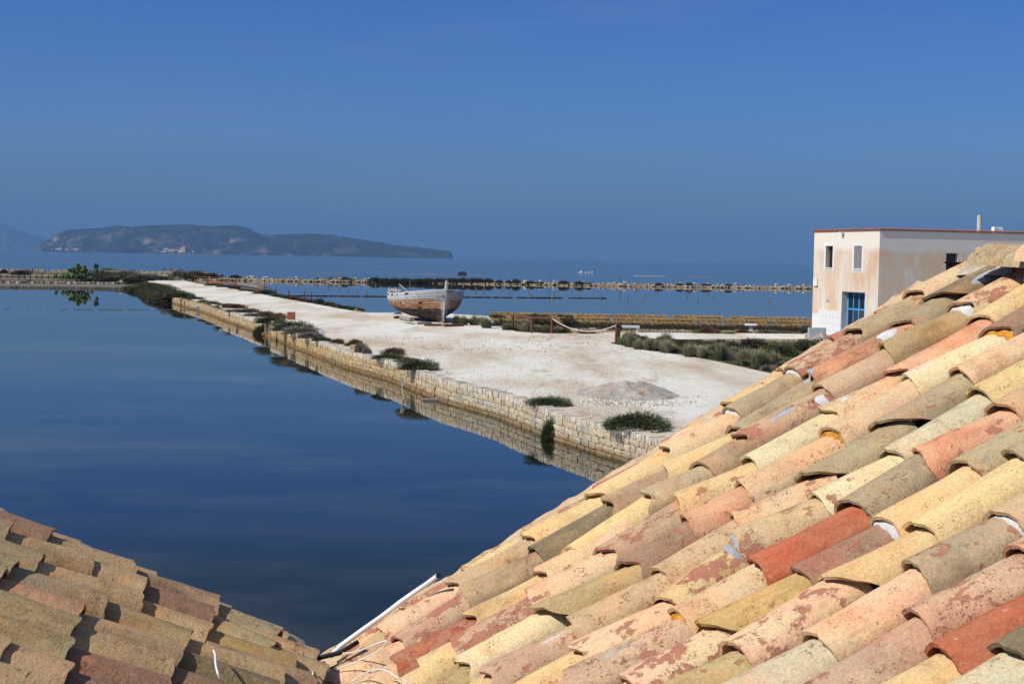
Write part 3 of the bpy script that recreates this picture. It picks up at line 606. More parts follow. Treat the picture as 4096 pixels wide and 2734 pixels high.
for i, (dx_, dz_) in enumerate([(70, 30), (72, 38), (66, 44), (75, 50), (68, 52)]):
    o = bpy.data.objects.new('pad', pad); C.objects.link(o); o.parent = pr; o.location = (dx_ * sm, 0, dz_ * sm); o.rotation_euler = (.2, random.uniform(-.6, .6), random.uniform(0, 1))
b = MB()
for i in range(7): b.tube([(random.uniform(-1, 1), 0, -.5), (random.uniform(-2.4, 2.6), random.uniform(-.6, .6), 2.1)], .18, 6)
b.build('stem', M['bark'], pr)

# ------------------------------------------------------------------ far islands, sea marks
def island(name, sil, Y, depth, mat, seed):
    xs = [s_[0] for s_ in sil]; hs = []
    b = MB(); nx, ny = 420, 34
    for j in range(ny + 1):
        v_ = j / ny
        for i in range(nx + 1):
            px = xs[0] + (xs[-1] - xs[0]) * i / nx; k_ = max(0, min(len(sil) - 2, next((q for q in range(len(sil) - 1) if sil[q + 1][0] >= px), len(sil) - 2)))
            (xa, ya), (xb, yb) = sil[k_], sil[k_ + 1]; py = ya + (yb - ya) * (px - xa) / (xb - xa)
            yh = 1032.5 + (px - 2048) * .0165; top = max(0, (yh - py) * Y / F + H)
            prof = min(1, v_ / .62) ** .75 if v_ < .62 else 1 - .0 * v_
            X = (px - 6 - CX) / F * Y; rid = noise.fractal(Vector((X * .0022 + seed, v_ * 1.6, .3)), 1, 2, 4); fine = noise.fractal(Vector((X * .009, v_ * 5, seed)), 1, 2, 3)
            cl = .30 + .12 * rid; prof2 = prof * (1 - cl) + cl * min(1, v_ / .16) if v_ < .62 else 1
            z = top * max(0, min(1.0, prof2 + (rid * .20 + fine * .16) * (1 if .03 < v_ < .6 else 0))) - 12 * (v_ == 0)
            b.v.append(((px - 6 - CX) / F * (Y + depth * v_ * .7), Y + depth * v_ * .7 + rid * depth * .14 * (v_ < .6), z * (1 + depth * v_ * .7 / Y)))
            b.c.append((1, 1, 1))
    b.f = [(j * (nx + 1) + i, j * (nx + 1) + i + 1, (j + 1) * (nx + 1) + i + 1, (j + 1) * (nx + 1) + i) for j in range(ny) for i in range(nx)]
    o = b.build(name, mat, smooth=True); tag(o, kind='structure'); return o
k = MT('island_rock', .95, .05); v = k.coords('World'); sz = k.n('ShaderNodeSeparateXYZ'); k.l(k.n('ShaderNodeNewGeometry').outputs['Normal'], sz.inputs[0])
vv = k.coords('World', scale=(1, 1, 3))
scrub = k.mix(k.noise(v, .006, 6, .7, .35, .65), (.008, .012, .010), (.026, .028, .020))
rk = k.math('MULTIPLY', k.noise(vv, .0045, 7, .74, .52, .60), k.rng(sz.outputs['Z'], .55, .95, 1, .25)); k.color(k.mix(rk, scrub, k.mix(k.noise(v, .003, 3), (.26, .22, .19), (.20, .13, .11)))); M['island'] = k.m
big = [(158, 1001), (163, 985), (170, 974), (178, 976), (192, 961), (210, 957), (214, 946), (222, 940), (244, 932), (262, 924), (279, 919), (350, 915), (420, 911), (462, 903), (523, 907), (600, 902), (654, 901), (763, 898), (828, 904), (872, 905), (941, 902), (981, 911), (1024, 926), (1046, 937), (1080, 941), (1160, 936), (1250, 935), (1330, 940), (1395, 950), (1470, 962), (1534, 970), (1560, 978), (1622, 984), (1680, 990), (1726, 996), (1770, 1002), (1796, 1005), (1801, 1010), (1806, 1024), (1809, 1032)]
I1 = island('island_hills', big, 9000, 1500, M['island'], 3.1)
I2 = island('far_island_hills', [(-400, 930), (-200, 905), (-60, 888), (0, 896), (22, 895), (43, 911), (87, 920), (113, 936), (148, 942), (175, 953), (186, 960), (210, 975), (260, 1000)], 21000, 3000, M['island'], 8.4)
# village on the island shore
def vill(px, py, w_, h_, Y, mat, par, dpt=None):
    p = atY(px, py, Y); s_ = mpp(Y); b = MB(); hh = h_ * s_; b.box((p.x, p.y, p.z + hh / 2 - hh * .3), (w_ * s_, dpt or w_ * s_, hh * 1.6)); o = b.build('house_block', mat, par); return o
M['far_white'] = plain('distant_whitewash', (.85, .82, .77), .9, .1, .05, world=True); M['far_tan'] = plain('distant_tan_stone', (.62, .46, .33), .9, .15, .05, world=True)
for i in range(46):
    px = random.choice([random.uniform(200, 270), random.uniform(285, 312), random.uniform(300, 470), random.uniform(215, 250)])
    py = random.uniform(992, 999) + (px - 180) * .01 if px < 315 and random.random() < .8 else random.uniform(955, 985)
    yh = 1032.5 + (px - 2048) * .0165
    o = vill(px, min(py, yh - 1) + 0, random.uniform(2, 5), random.uniform(1.5, 3), 8890 + (yh - py) * 8, random.choice([M['far_white'], M['far_tan'], M['far_white']]), None)
    o.name = 'village_house'; tag(o, ('tiny white house ' if o.data.materials[0] == M['far_white'] else 'tiny tan house ') + ('up the island slope' if py < 990 else 'at the left tip of the island shore' if px < 235 else 'in the middle of the shore village' if px < 275 else 'right of the shore village'), 'house', 'village houses on the island')
# castle islet
ci = 6000; base = at(540, 1022, 0)
ct = empty('castle_islet', (0, 0, 0)); tag(ct, 'low islet with a pale fortress tower and long buildings before the island', 'islet')
def cb(px0, px1, pt, pb, mat, nm='castle_building', dy=0, roof=False):
    s_ = mpp(ci); xa = (px0 - CX) / F * ci; xb = (px1 - CX) / F * ci; yh = 1032.5 + ((px0 + px1) / 2 - 2048) * .0165
    za = H + (yh - pb) * s_ - 0; zb = H + (yh - pt) * s_; b = MB(); b.box(((xa + xb) / 2, ci + 10 + dy, (za + zb) / 2), (xb - xa, 14, zb - za)); o = b.build(nm, mat, ct)
    return (xa, xb, za, zb, o)
LI = 1009.4
b = MB()
for (x0, x1, t_, y_) in ((536, 640, 3.5, 0), (625, 780, 5.5, 6), (770, 885, 3.2, 0)):
    xa, xb = (x0 - CX) / F * ci, (x1 - CX) / F * ci; n_ = 14
    top = [(xa + (xb - xa) * i / n_, t_ * (.75 + .5 * random.random()) * min(1, 6 * (i / n_) + .3, 6 * (1 - i / n_) + .3)) for i in range(n_ + 1)]
    b.add([(x, ci - 16 + y_, -1) for x, z in top] + [(x, ci - 8 + y_, z) for x, z in top] + [(x, ci + 30, z) for x, z in top], [(i, i + 1, n_ + 2 + i, n_ + 1 + i) for i in range(n_)] + [(n_ + 1 + i, n_ + 2 + i, 2 * n_ + 3 + i, 2 * n_ + 2 + i) for i in range(n_)])
b.build('islet_rock', plain('dark_islet_rock', (.09, .075, .06), .95, .4, .1, world=True), ct)
cb(651, 666, 993, 1009, M['far_white']); cb(666, 678, 996, 1009, M['far_tan']); cb(678, 687, 995, 1009, M['far_tan'], dy=2); cb(687, 706, 998, 1009, M['far_tan'])
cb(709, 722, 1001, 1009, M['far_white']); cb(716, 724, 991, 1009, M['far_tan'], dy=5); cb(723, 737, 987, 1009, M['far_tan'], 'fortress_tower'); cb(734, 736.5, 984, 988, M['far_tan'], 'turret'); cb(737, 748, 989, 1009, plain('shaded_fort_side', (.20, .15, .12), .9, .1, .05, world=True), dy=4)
cb(641, 652, 1003, 1009, M['far_tan'], dy=-2); cb(764, 770, 1004, 1009, M['far_white'])
for i in range(3): cb(653.5 + i * 4.6, 655.4 + i * 4.6, 996.5, 999, M['dark_room'], 'window', dy=-7.6)
for i in range(6): cb(689 + i * 2.9, 690.6 + i * 2.9, 1003, 1006, M['dark_room'], 'arch', dy=-7.6)

def boat_small(px, py, wpx, hullm, label, cab=True):
    p = at(px, py, 0); s_ = mpp(p.y); L_ = wpx * s_; r_ = empty('small_boat', p); tag(r_, label, 'boat')
    b = MB(); n_ = 8
    for i in range(n_ + 1):
        t = i / n_; hb = L_ * .16 * min(1, (1 - t) * 3.2) ** .6; sh = L_ * (.10 + .05 * t * t)
        b.v += [(L_ * (t - .5), -hb, sh), (L_ * (t - .5), -hb * .6, -.2), (L_ * (t - .5), hb * .6, -.2), (L_ * (t - .5), hb, sh)]; b.c += [(1, 1, 1)] * 4
    b.f = [(i * 4 + j, (i + 1) * 4 + j, (i + 1) * 4 + (j + 1) % 4, i * 4 + (j + 1) % 4) for i in range(n_) for j in range(4)] + [(0, 1, 2, 3)]
    b.build('hull', hullm, r_)
    if cab:
        b = MB(); b.box((-L_ * .02, 0, L_ * .17), (L_ * .24, L_ * .18, L_ * .17), taper=.85); b.build('cabin', M['white_paint'], r_)
        b = MB(); b.box((-L_ * .01, 0, L_ * .19), (L_ * .18, L_ * .19, L_ * .045)); b.build('windscreen', M['glass'], r_)
    return r_
dk = plain('dark_blue_hull', (.04, .05, .12), .5, .1, .5)
r_ = boat_small(47, 1006, 20, dk, 'dark hulled fishing boat with white cabin at the far left')
b = MB(); b.tube([(0, 0, 1), (0, 0, 6.5)], .12, 5); b.tube([(-6, 0, 1), (-6, 0, 4)], .1, 5); b.build('mast', M['grey_timber'], r_)
r_ = boat_small(488, 1019, 17, M['white_paint'], 'small white motor boat on the open sea')
b = MB(); b.box((-4.3, 0, .9), (.7, .7, 1.6)); b.build('outboard_motor', M['black_rubber'], r_)
boat_small(1459, 1024.5, 22, M['white_paint'], 'white ferry passing under the island cliffs')
boat_small(1269, 1021, 6, M['white_paint'], 'tiny white boat left of the ferry', cab=False)
r_ = boat_small(1292, 1022, 6, M['white_paint'], 'tiny sailing boat under the island cliffs', cab=False); b = MB(); b.tube([(0, 0, 0), (0, 0, 22)], .3, 4); b.build('mast', M['white_paint'], r_)
for px, py, lb, dkk in [(2274, 1040, 'small white speedboat near the horizon left of the other', 0), (2368, 1041, 'white speedboat on the horizon above the egrets', 0), (2798, 1050, 'white boat low on the horizon right of centre', 0)]:
    boat_small(px, py, 6, M['white_paint'], lb)
b = MB(); p = at(1849, 1100, 0); b.box((0, 0, .45), (4.0, 2.4, 1.3), taper=.75); b.box((0, 0, 1.2), (2.6, 1.8, .4), taper=.8)
o = b.build('moored_raft', M['black_rubber']); o.location = p; tag(o, 'dark covered skiff lying at a weed bank on the sea', 'boat')

M['weed'] = plain('weed_bank', (.17, .12, .08), .95, .45, .4, world=True); M['weed_pale'] = plain('pale_shell_bank', (.36, .30, .24), .95, .4, .3, world=True)
def islet(x0, x1, y0, y1, lb, th=1.0, mat='weed'):
    a, c = at(x0, y0, 0), at(x1, y1, 0); n_ = 40; b = MB(); rows = []
    for i in range(n_ + 1):
        t = i / n_; p = a.lerp(c, t); e_ = math.sin(math.pi * t) ** .4; wd = mpp(p.y) * 2.2 * th * (p.y / 12) * .12 * e_ * (.6 + .8 * abs(noise.noise(Vector((i * .5, x0, 0))))) + .2
        hh = .22 * e_ * th * (.5 + abs(noise.noise(Vector((i * .9, x0, 5)))) * 1.4)
        rows.append([(p.x, p.y - wd, -.05), (p.x, p.y - wd * .3, hh), (p.x, p.y + wd * .5, hh * .7), (p.x, p.y + wd, -.05)])
    b.add([q for r2 in rows for q in r2], [(i * 4 + j, i * 4 + j + 1, (i + 1) * 4 + j + 1, (i + 1) * 4 + j) for i in range(n_) for j in range(3)])
    tag(b.build('weed_bank', M[mat], smooth=True), lb, 'weed bank', 'low weed banks in the sea')
islet(1201, 1414, 1092, 1093, 'reddish weed bank just beyond the dam, left of the boat'); islet(1471, 1606, 1068.5, 1070, 'thin weed bank far out above the boat stern'); islet(1388, 1449, 1065, 1066, 'short weed bank furthest out', .7)
islet(1571, 1956, 1095.5, 1100, 'longest weed bank with the dark skiff on it', 1.1); islet(1746, 1877, 1075, 1076, 'dotted weed bank above the boat stem', .7); islet(2530, 2668, 1103, 1105, 'weed bank with pale stones right of the egrets', 1.2, 'weed_pale')
islet(2741, 2860, 1107, 1109, 'rightmost thin weed bank on the sea'); islet(2298, 2374, 1098, 1099.5, 'weed bank on which the egrets stand')
bd = MB()
bd.tube([(-.22, 0, .52), (-.08, 0, .60), (.12, 0, .66), (.24, 0, .72)], .13, 6, .06); bd.tube([(.22, 0, .70), (.30, 0, .9), (.26, 0, 1.02), (.34, 0, 1.08)], .05, 5, .035)
bd.tube([(.33, 0, 1.07), (.48, 0, 1.03)], .022, 4, .008); bd.tube([(-.2, 0, .52), (-.42, 0, .40)], .07, 5, .02)
for yy in (-.05, .05): bd.tube([(.02, yy, .55), (.0, yy, 0)], .018, 4)
bme = bd.mesh('egret_body', True); bme.materials.append(M['feather'])
for i, (zx, zy) in enumerate([(1738, 322), (1757, 320), (1762, 318), (1781, 320), (1818, 325), (1855, 312), (1857, 326), (1878, 322), (1903, 318), (1915, 318)]):
    X, Y_ = z3(zx, zy + 8); p = at(X, Y_, 0); o = bpy.data.objects.new('egret', bme); C.objects.link(o); q = random.uniform(1.2, 1.7); o.location = (p.x, p.y, .1); o.scale = (q, q, q); o.rotation_euler = (0, 0, random.uniform(-3, 3))
    tag(o, 'white egret standing on the low weed bank', 'bird', 'egrets on the weed bank')

# stakes in the lagoon
stakes = [z3(*q) for q in [(28, 462), (180, 480), (355, 543), (460, 508), (452, 572), (697, 523), (768, 470), (795, 602), (961, 486), (1049, 553), (1084, 625), (1372, 652), (1401, 584), (1311, 514), (1524, 478), (1626, 538), (1660, 496), (1717, 612), (1922, 567), (2037, 640), (2116, 523), (2133, 488), (2290, 596)]] + \
    [z4(*q) for q in [(277, 394), (370, 428), (468, 486), (594, 448), (637, 416), (668, 384), (293, 520), (933, 402), (938, 432), (919, 474), (1025, 534), (1132, 386), (1131, 458), (1183, 495), (1299, 422), (1458, 408), (1545, 484), (1614, 442), (1632, 396), (1708, 464), (1760, 542), (1922, 430), (1979, 414), (2104, 402), (2157, 490)]] + \
    [z2(*q) for q in [(842, 322), (948, 340), (1045, 355), (1127, 374), (1210, 388), (1297, 408), (1383, 330), (1697, 310), (2083, 315), (2185, 325), (2308, 372), (670, 300), (1195, 322), (407, 366), (380, 350), (466, 372), (585, 400), (731, 415), (790, 430)]]
for i, (x, y) in enumerate(stakes):
    p = at(x, y, 0); b = MB(); hh = random.uniform(.5, .8); dk_ = i >= len(stakes) - 6; lean = random.gauss(0, .16)
    b.tube([(-lean * .4, 0, -.4), (lean * hh, 0, hh)], .13 if p.y > 250 else .10, 6, .10, cap=True)
    o = b.build('wooden_stake', M['bark'] if not dk_ else M['brown_wood']); o.location = p; tag(o, 'short grey wooden stake standing in the lagoon' if not dk_ else 'thin dark stake standing in the lagoon beside the road', 'stake', 'stakes in the lagoon' if not dk_ else 'dark stakes near the road')
for x, y, hh in ((*z3(1341, 515), 6.2), (*z3(188, 470), 5), (*z3(2275, 520), 6), ):
    p = at(x, y, 0); b = MB(); b.tube([(0, 0, -.3), (0, 0, hh * .55)], .06, 5); o = b.build('iron_rod', M['rust']); o.location = p; tag(o, 'tall thin iron rod standing in the lagoon before the dam', 'rod', 'iron rods in the lagoon')
# submerged stone line
root = empty('stone_row'); tag(root, 'line of dark stones barely rising out of the lagoon', 'stone row'); 
a, c = at(1150, 1183, 0), at(2418, 1193, 0); n_ = 150
for i in range(n_):
    t = (i + random.random()) / n_; p = a.lerp(c, t)
    if abs(t - .702) < .006 or abs(t - .87) < .01: continue
    q = random.uniform(.3, 1.0); put_stone('stone', (p.x, p.y, .01), (q, q * .7, random.uniform(.14, .3)), random.uniform(-.2, .2), jit((.07, .058, .045), .3), root)
# floating reed line in the pan
root = empty('float_line'); tag(root, 'broken line of dark floating boards across the pan from the leaning slab', 'float line')
for x0, x1 in [(20, 40), (108, 114), (188, 198), (247, 266), (291, 330), (332, 370), (391, 430), (430, 450), (453, 490), (515, 533), (534, 552), (560, 572), (583, 592), (620, 660), (664, 690), (694, 708), (716, 748), (750, 770), (772, 792)]:
    a, c = at(x0, 1236 + x0 * .0055, 0), at(x1, 1236 + x1 * .0055, 0); b = MB(); L_ = (c - a).length; b.box((0, 0, 0), (L_, .16, .10)); o = b.build('float', M['bark'], root); o.location = (a + c) / 2; o.rotation_euler = (0, 0, math.atan2(c.y - a.y, c.x - a.x))
def stick(pts, r_, lb, mat='bark', nm='mooring_pole', cat='pole'):
    b = MB(); b.tube(pts, r_, 7); tag(b.build(nm, M[mat], smooth=True), lb, cat)
def pole(px, py, wtop, toppx, r_, lb, lean=0):
    p = at(px, py, 0); t = atY(toppx, wtop, p.y); b = MB(); b.tube([p + Vector((0, 0, -.5)), p, (p + t) / 2, t], r_, 7); b.box((t + Vector((.05, 0, -.25))), (.10, .08, .5)); tag(b.build('mooring_pole', M['bark']), lb, 'pole')
pole(737, 1241, 1202, 737, .05, 'upright grey pole in the pan near the leaning slab'); pole(946, 1315, 1294, 948, .07, 'grey pole in the pan by the ochre wall'); pole(513, 1157, 1140, 513, .05, 'short pole standing at the low dike')
p = at(1616, 1597, 0); b = MB(); t = atY(1604, 1508, p.y + 2.2); M4 = (t - p); b.tube([p + Vector((0, 0, -.3)), p, t], .055, 4); b.tube([p + M4 * .55 + Vector((.06, 0, 0)), t + Vector((.07, 0, -.05))], .08, 4)
tag(b.build('leaning_plank', M['bark']), 'weathered plank leaning from the water against the wall under the dense shrub', 'plank')
p = at(1724, 1603, 0); b = MB(); b.tube([p + Vector((-.4, .1, .02)), p + Vector((.4, .2, .04))], .10, 7); tag(b.build('sunken_log', M['bark']), 'short log floating at the foot of the wall', 'log')
o = put_stone('fallen_boulder', (at(1752, 1592, 0).x, at(1752, 1592, 0).y + .25, .25), (.62, .6, .62), .3, (.40, .32, .2)); tag(o, 'large rough boulder bulging from the wall foot beside the log', 'boulder')
p = at(804, 1244, 0); b = MB(); b.box((0, 0, .33), (.95, .22, .95), Matrix.Rotation(-.42, 3, 'Y') @ Matrix.Rotation(.25, 3, 'X')); o = b.build('leaning_slab', M['slab']); o.location = p; tag(o, 'pale square slab leaning against the wall in the water', 'slab')

# stone steps
root = empty('stone_steps'); tag(root, 'ochre stone blocks forming steps down to the water', 'steps')
p = at(1069, 1343, 0); q = (.40, .29, .14)
for dx_, dz_, wd, hh in ((0, .12, .95, .34), (.35, .42, .55, .28), (.75, .70, .5, .26), (.85, .98, .5, .22)): put_stone('step', (p.x + dx_, p.y + .5 + dx_ * .3, dz_), (wd, .5, hh), .0, jit(q, .1), root)
o = put_stone('balanced_block', (at(1099, 1300, GZ).x, at(1099, 1300, GZ).y - 1.0, 1.28), (.26, .26, .36), .2, (.46, .36, .21)); tag(o, 'small upright ochre block on the wall end above the steps', 'stone')
# single stones
def rock(px, py, w_, h_, c, lb, z=GZ, grp=None, cat='stone', ang=0):
    p = at(px, py, z); s_ = mpp(p.y); o = put_stone('loose_stone', (p.x, p.y + w_ * s_ * .3, z + h_ * s_ * .45), (w_ * s_ / .95, w_ * s_ * .7, h_ * s_ / .92), ang, c, dry=True); tag(o, lb, cat, grp); return o
rock(1413, 1398, 26, 20, (.48, .36, .2), 'ochre squared stone on the wall under the russet tuft'); rock(883, 1230, 12, 9, (.5, .44, .33), 'round pale stone lying in the green shrub', GZ + .1)
rock(694, 1159, 9, 7, (.62, .6, .55), 'left of two white stones on the bank', GZ + .3); rock(713, 1163, 13, 7, (.62, .6, .55), 'right of two white stones on the bank', GZ + .3)
rock(1424, 1243, 11, 7, (.5, .38, .22), 'ochre stone at the tip of the lagoon shrubs'); rock(1438, 1246, 12, 4, (.5, .4, .26), 'flat stone beside the ochre stone at the shrub tip')
for i in range(26): rock(random.uniform(668, 715), random.uniform(1089, 1099), random.uniform(5, 12), random.uniform(3, 7), jit((.60, .56, .50), .12), 'white rubble rock heaped at the far end of the road', GZ + .0, 'white rocks at the road end')
for x, y in ((585, 1153), (606, 1165), (634, 1173), (638, 1176), (660, 1183), (682, 1191)): rock(x, y, 11, 9, (.42, .38, .30), 'pale stone showing through the bank shrubs at the waterline', .05, 'stones in the bank')
rock(484, 1128, 12, 8, (.45, .38, .28), 'pinkish rock on the scrub bank', 1.0)
for zx, zy, w_, h_, lb in [(1667, 1110, 112, 60, 'biggest pale boulder under the hanging rope'), (1780, 1100, 70, 44, 'boulder half hidden by green weed under the rope'), (1842, 1106, 62, 46, 'small boulder in the rope stones row'), (1912, 1084, 92, 40, 'flat topped ochre block behind the rope stones'), (2000, 1104, 90, 34, 'low pale stone right of the ochre block'), (2075, 1098, 60, 30, 'low pale stone near the grass edge')]:
    X, Y_ = z3(zx, zy); rock(X, Y_, w_ / 3.356, h_ / 3.356, jit((.50, .41, .27), .08), lb)
for i in range(32):
    zx = 370 + i * 41; 
    if 1040 < zx < 1220: continue
    X, Y_ = z4(zx, 858 + zx * .006); hh = random.uniform(18, 30) + (14 if zx < 900 or zx > 1430 else 0) * random.random()
    if zx < 1690: rock(X, Y_, 38 / 2.61, hh / 2.61, jit((.50, .42, .28), .1), 'pale squared stone edging the small pool', GZ - .1, 'stones edging the small pool')
for i in range(14): X, Y_ = z4(-160 + i * 42, 862); rock(X, Y_, 40 / 2.61, 17 / 2.61, jit((.48, .42, .32), .1), 'flat pale stone along the far plaza edge', GZ - .05, 'flat stones along the plaza edge')
for i, (zx, w_) in enumerate([(1110, 60), (1180, 70), (1345, 70), (1440, 60), (1780, 90), (1870, 80), (1930, 60), (1985, 66), (2040, 50)]): X, Y_ = z4(zx, 962 - (zx > 1700) * 4); rock(X, Y_, w_ / 2.61, 30 / 2.61, jit((.46, .39, .26), .12), 'ochre stone lining the second gravel strip', GZ, 'stones lining the second gravel strip')
X, Y_ = z4(2186, 918); rock(X, Y_, 82 / 2.61, 52 / 2.61, (.50, .44, .34), 'square pale stone beside the grey cabinet')
X, Y_ = z4(2186, 934); rock(X, Y_, 84 / 2.61, 16 / 2.61, (.46, .38, .27), 'flat stone under the square pale stone')
X, Y_ = z4(1573, 822)
b = MB(); p = at(X, Y_ + 8, GZ); b.box((0, 0, .55), (1.0, .6, .12), taper=.9); b.box((0, 0, .25), (.3, .3, .5)); o = b.build('stone_slab', M['white_paint']); o.location = p; tag(o, 'small white slab on the pool edge stones', 'slab')
X, Y_ = z4(290, 858); p = at(X, Y_, GZ); b = MB()
for zz in (.40, .50): b.box((0, 0, zz), (2.0, .7, .07))
for xx in (-.8, .8): b.box((xx, 0, .18), (.16, .5, .36))
o = b.build('concrete_bench', M['slab']); o.location = (p.x, p.y + .6, GZ); tag(o, 'pale slab bench behind the grass by the rope posts', 'bench')

# gravel pile
def wallx(y):
    for (xa, ya), (xb, yb) in zip(WALL, WALL[1:]):
        if ya <= y <= yb: return xa + (xb - xa) * (y - ya) / (yb - ya)
    return 99
k = MT('mound_gravel', .95, .1); v = k.coords('World'); col = k.mix(k.noise(v, .9, 5, .65, .4, .62), (.42, .34, .28), (.52, .48, .42)); g2 = k.noise(v, 14, 4, .8)
col = k.mix(k.rng(k.vor(v, 9), .10, .3, .8, 0), col, (.68, .66, .62)); col = k.mix(1.0, col, k.mix(k.rng(g2, .3, .7), (.6, .58, .56), (1.2, 1.2, 1.2)), 'MULTIPLY'); k.color(col); k.bump(g2, 1, .08)
p = at(2520, 1592, GZ); b = MB(); n_ = 64; s_ = mpp(p.y)
RX, RY, HH = 218 * s_, 3.0, .60
for j in range(n_ + 1):
    for i in range(n_ + 1):
        x, y = (i / n_ - .5) * 2.1, (j / n_ - .5) * 2.1; r_ = math.hypot(x, y * (1 + .1 * x)); pk = max(0, 1 - r_ ** 1.35) ** 1.15 * (1 + .22 * x)
        r3 = noise.fractal(Vector((x * 3, y * 3, 2)), 1, 2, 5); z = HH * pk * (1 + .16 * r3) + .07 * r3 * (r_ < .95) - (.08 if pk <= 0 else 0)
        b.v.append((p.x + x * RX, p.y + RY * .6 + y * RY, GZ + z)); b.c.append((1, 1, 1))
b.f = [(j * (n_ + 1) + i, j * (n_ + 1) + i + 1, (j + 1) * (n_ + 1) + i + 1, (j + 1) * (n_ + 1) + i) for j in range(n_) for i in range(n_)]
tag(b.build('gravel_pile', k.m, smooth=True), 'heap of pinkish gravel in the middle of the white plaza', 'gravel pile')
rock(2563, 1582, 17, 13, (.45, .26, .10), 'small orange stone on the front of the gravel heap', GZ + .15)
b = MB()
for i in range(5200):
    if i < 1500: q = Vector((p.x + random.gauss(0, RX * .55), p.y + random.uniform(-3.2, 1.5), 0)); zz = GZ + .01
    else: q = at(random.uniform(1500, 2700), 1345 + 385 * random.random() ** 1.3, GZ); zz = GZ + .005
    if q.x > 14 or q.x < wallx(q.y) + .6: continue
    s2 = random.uniform(.02, .06) * (1 if q.y < 90 else 1.5); merge_c = jit((.60, .58, .54) if random.random() < .88 else (.26, .2, .14), .15)
    b.cur = merge_c; aa = [random.uniform(0, 6.28) + t_ for t_ in (0, 2.1, 4.2)]; b.add([(q.x + s2 * math.cos(t_), q.y + s2 * math.sin(t_), zz - .01) for t_ in aa] + [(q.x, q.y, zz + s2 * .9)], [(0, 1, 3), (1, 2, 3), (2, 0, 3)])
tag(b.build('loose_gravel', M['rubble'], col=True), 'loose gravel chips and twigs scattered on the plaza', 'gravel', kind='stuff')

# bollard, box
p = at(1165, 1278, GZ); root = empty('rusty_box', p); tag(root, 'square rusty brown metal box with a pale lid beside the road', 'box')
b = MB(); b.box((0, 0, .34), (.66, .5, .66)); b.build('body', M['rust_bright'], root); b = MB(); b.box((0, 0, .705), (.72, .56, .05)); b.build('lid', M['galv'], root)
p = at(1285, 1351, GZ); root = empty('white_bollard', p); tag(root, 'white square bollard on the wall side of the road', 'bollard')
b = MB(); b.box((-.06, 0, .27), (.22, .3, .54)); b.build('body', M['white_paint'], root); b = MB(); b.box((.11, .01, .27), (.12, .28, .52)); b.box((0, 0, .55), (.36, .32, .02)); b.build('cover_plate', M['pvc'], root)

# road end
for px, yt, yb, lb in ((657, 1070, 1092, 'black post left of the rusty sign at the road end'), (713, 1070, 1090, 'black post right of the rusty sign at the road end')):
    p = at(px, yb, GZ); b = MB(); b.tube([p, p + Vector((0, 0, (yb - yt) * mpp(p.y)))], .13, 6); tag(b.build('rope_post', M['black_rubber']), lb, 'post', 'posts at the road end')
p = at(683, 1092, GZ); b = MB(); hh = 22 * mpp(p.y); b.box((0, 0, hh * .5), (7.5 * mpp(p.y), .25, hh)); o = b.build('rusty_sign', M['rust_bright']); o.location = p; tag(o, 'upright rusty metal sign panel at the far end of the road', 'sign')
pa, pc = at(657, 1092, GZ), at(713, 1090, GZ); hh = 1.0; b = MB(); b.tube([pa + Vector((0, 0, 1.2)), pa.lerp(pc, .3) + Vector((0, 0, .75)), pa.lerp(pc, .5) + Vector((0, 0, 1.1)), pa.lerp(pc, .75) + Vector((0, 0, .8)), pc + Vector((0, 0, 1.2))], .05, 5); tag(b.build('road_rope', M['rope']), 'slack rope between the two posts at the road end', 'rope')

# rusty gate
p = at(780, 1134, GZ - .1); q_ = at(944, 1141, GZ - .1); s_ = mpp(p.y); root = empty('rusty_gate', p); tag(root, 'long rusty steel sluice frame standing at the right road edge', 'gate')
d = (q_ - p); L_ = math.hypot(d.x, d.y); root.rotation_euler = (0, 0, math.atan2(d.y, d.x))
for i, t_ in enumerate((0, .085, .32, .62, .9, 1)):
    b = MB(); b.box((L_ * t_, 0, .62 if i != 3 else .9), (.12, .12, 1.5 if i != 3 else .8)); b.build('post', M['rust'], root)
for zz, h_ in ((1.38, .12), (.72, .10)): b = MB(); b.box((L_ / 2, .07, zz), (L_, .06, h_)); b.build('rail', M['rust'], root)
b = MB(); b.box((L_ * .70, -.07, .42), (L_ * .56, .08, .34)); b.build('bottom_panel', M['rust_bright'], root)
b = MB(); b.box((L_ * .375, -.08, 1.0), (.62, .1, 1.0)); b.build('square_panel', M['rust_bright'], root)
pa, pc = at(949, 1138, .6), at(1042, 1152, .5); b = MB(); b.tube([pa + Vector((0, 0, .1)), pc + Vector((0, 0, .1))], .42, 14); tag(b.build('concrete_pipe', plain('grey_pipe', (.17, .14, .12), .9, .3, 1), smooth=False), 'thick grey pipe lying between rusty gate and stone pillar', 'pipe')
b = MB(); b.tube([pa + Vector((-.5, -1.0, -.55)), pc + Vector((0, -1, -.4))], .13, 6); tag(b.build('thin_log', M['brown_wood']), 'thin brown log under the thick pipe', 'log')
root = empty('stone_pillar', at(1047, 1163, 0)); tag(root, 'square pillar of three pale blocks standing in the lagoon', 'pillar')
for i in range(4): o = put_stone('block', (0, 0, .18 + i * .36), (1.15, .9, .37), random.uniform(-.04, .04), jit((.34, .28, .19), .12), root)
b = MB()
for i in range(16):
    x, y = random.uniform(950, 1010), random.uniform(1112, 1122); pp = at(x, y, 0) ; b.tube([pp, pp + Vector((random.uniform(-1.2, 1.2), 0, random.uniform(.3, 1.6)))], .07, 4)
tag(b.build('driftwood_tangle', plain('bleached_wood', (.45, .42, .38), .9, .2, 2)), 'tangle of bleached poles in the lagoon behind the pipe', 'driftwood')

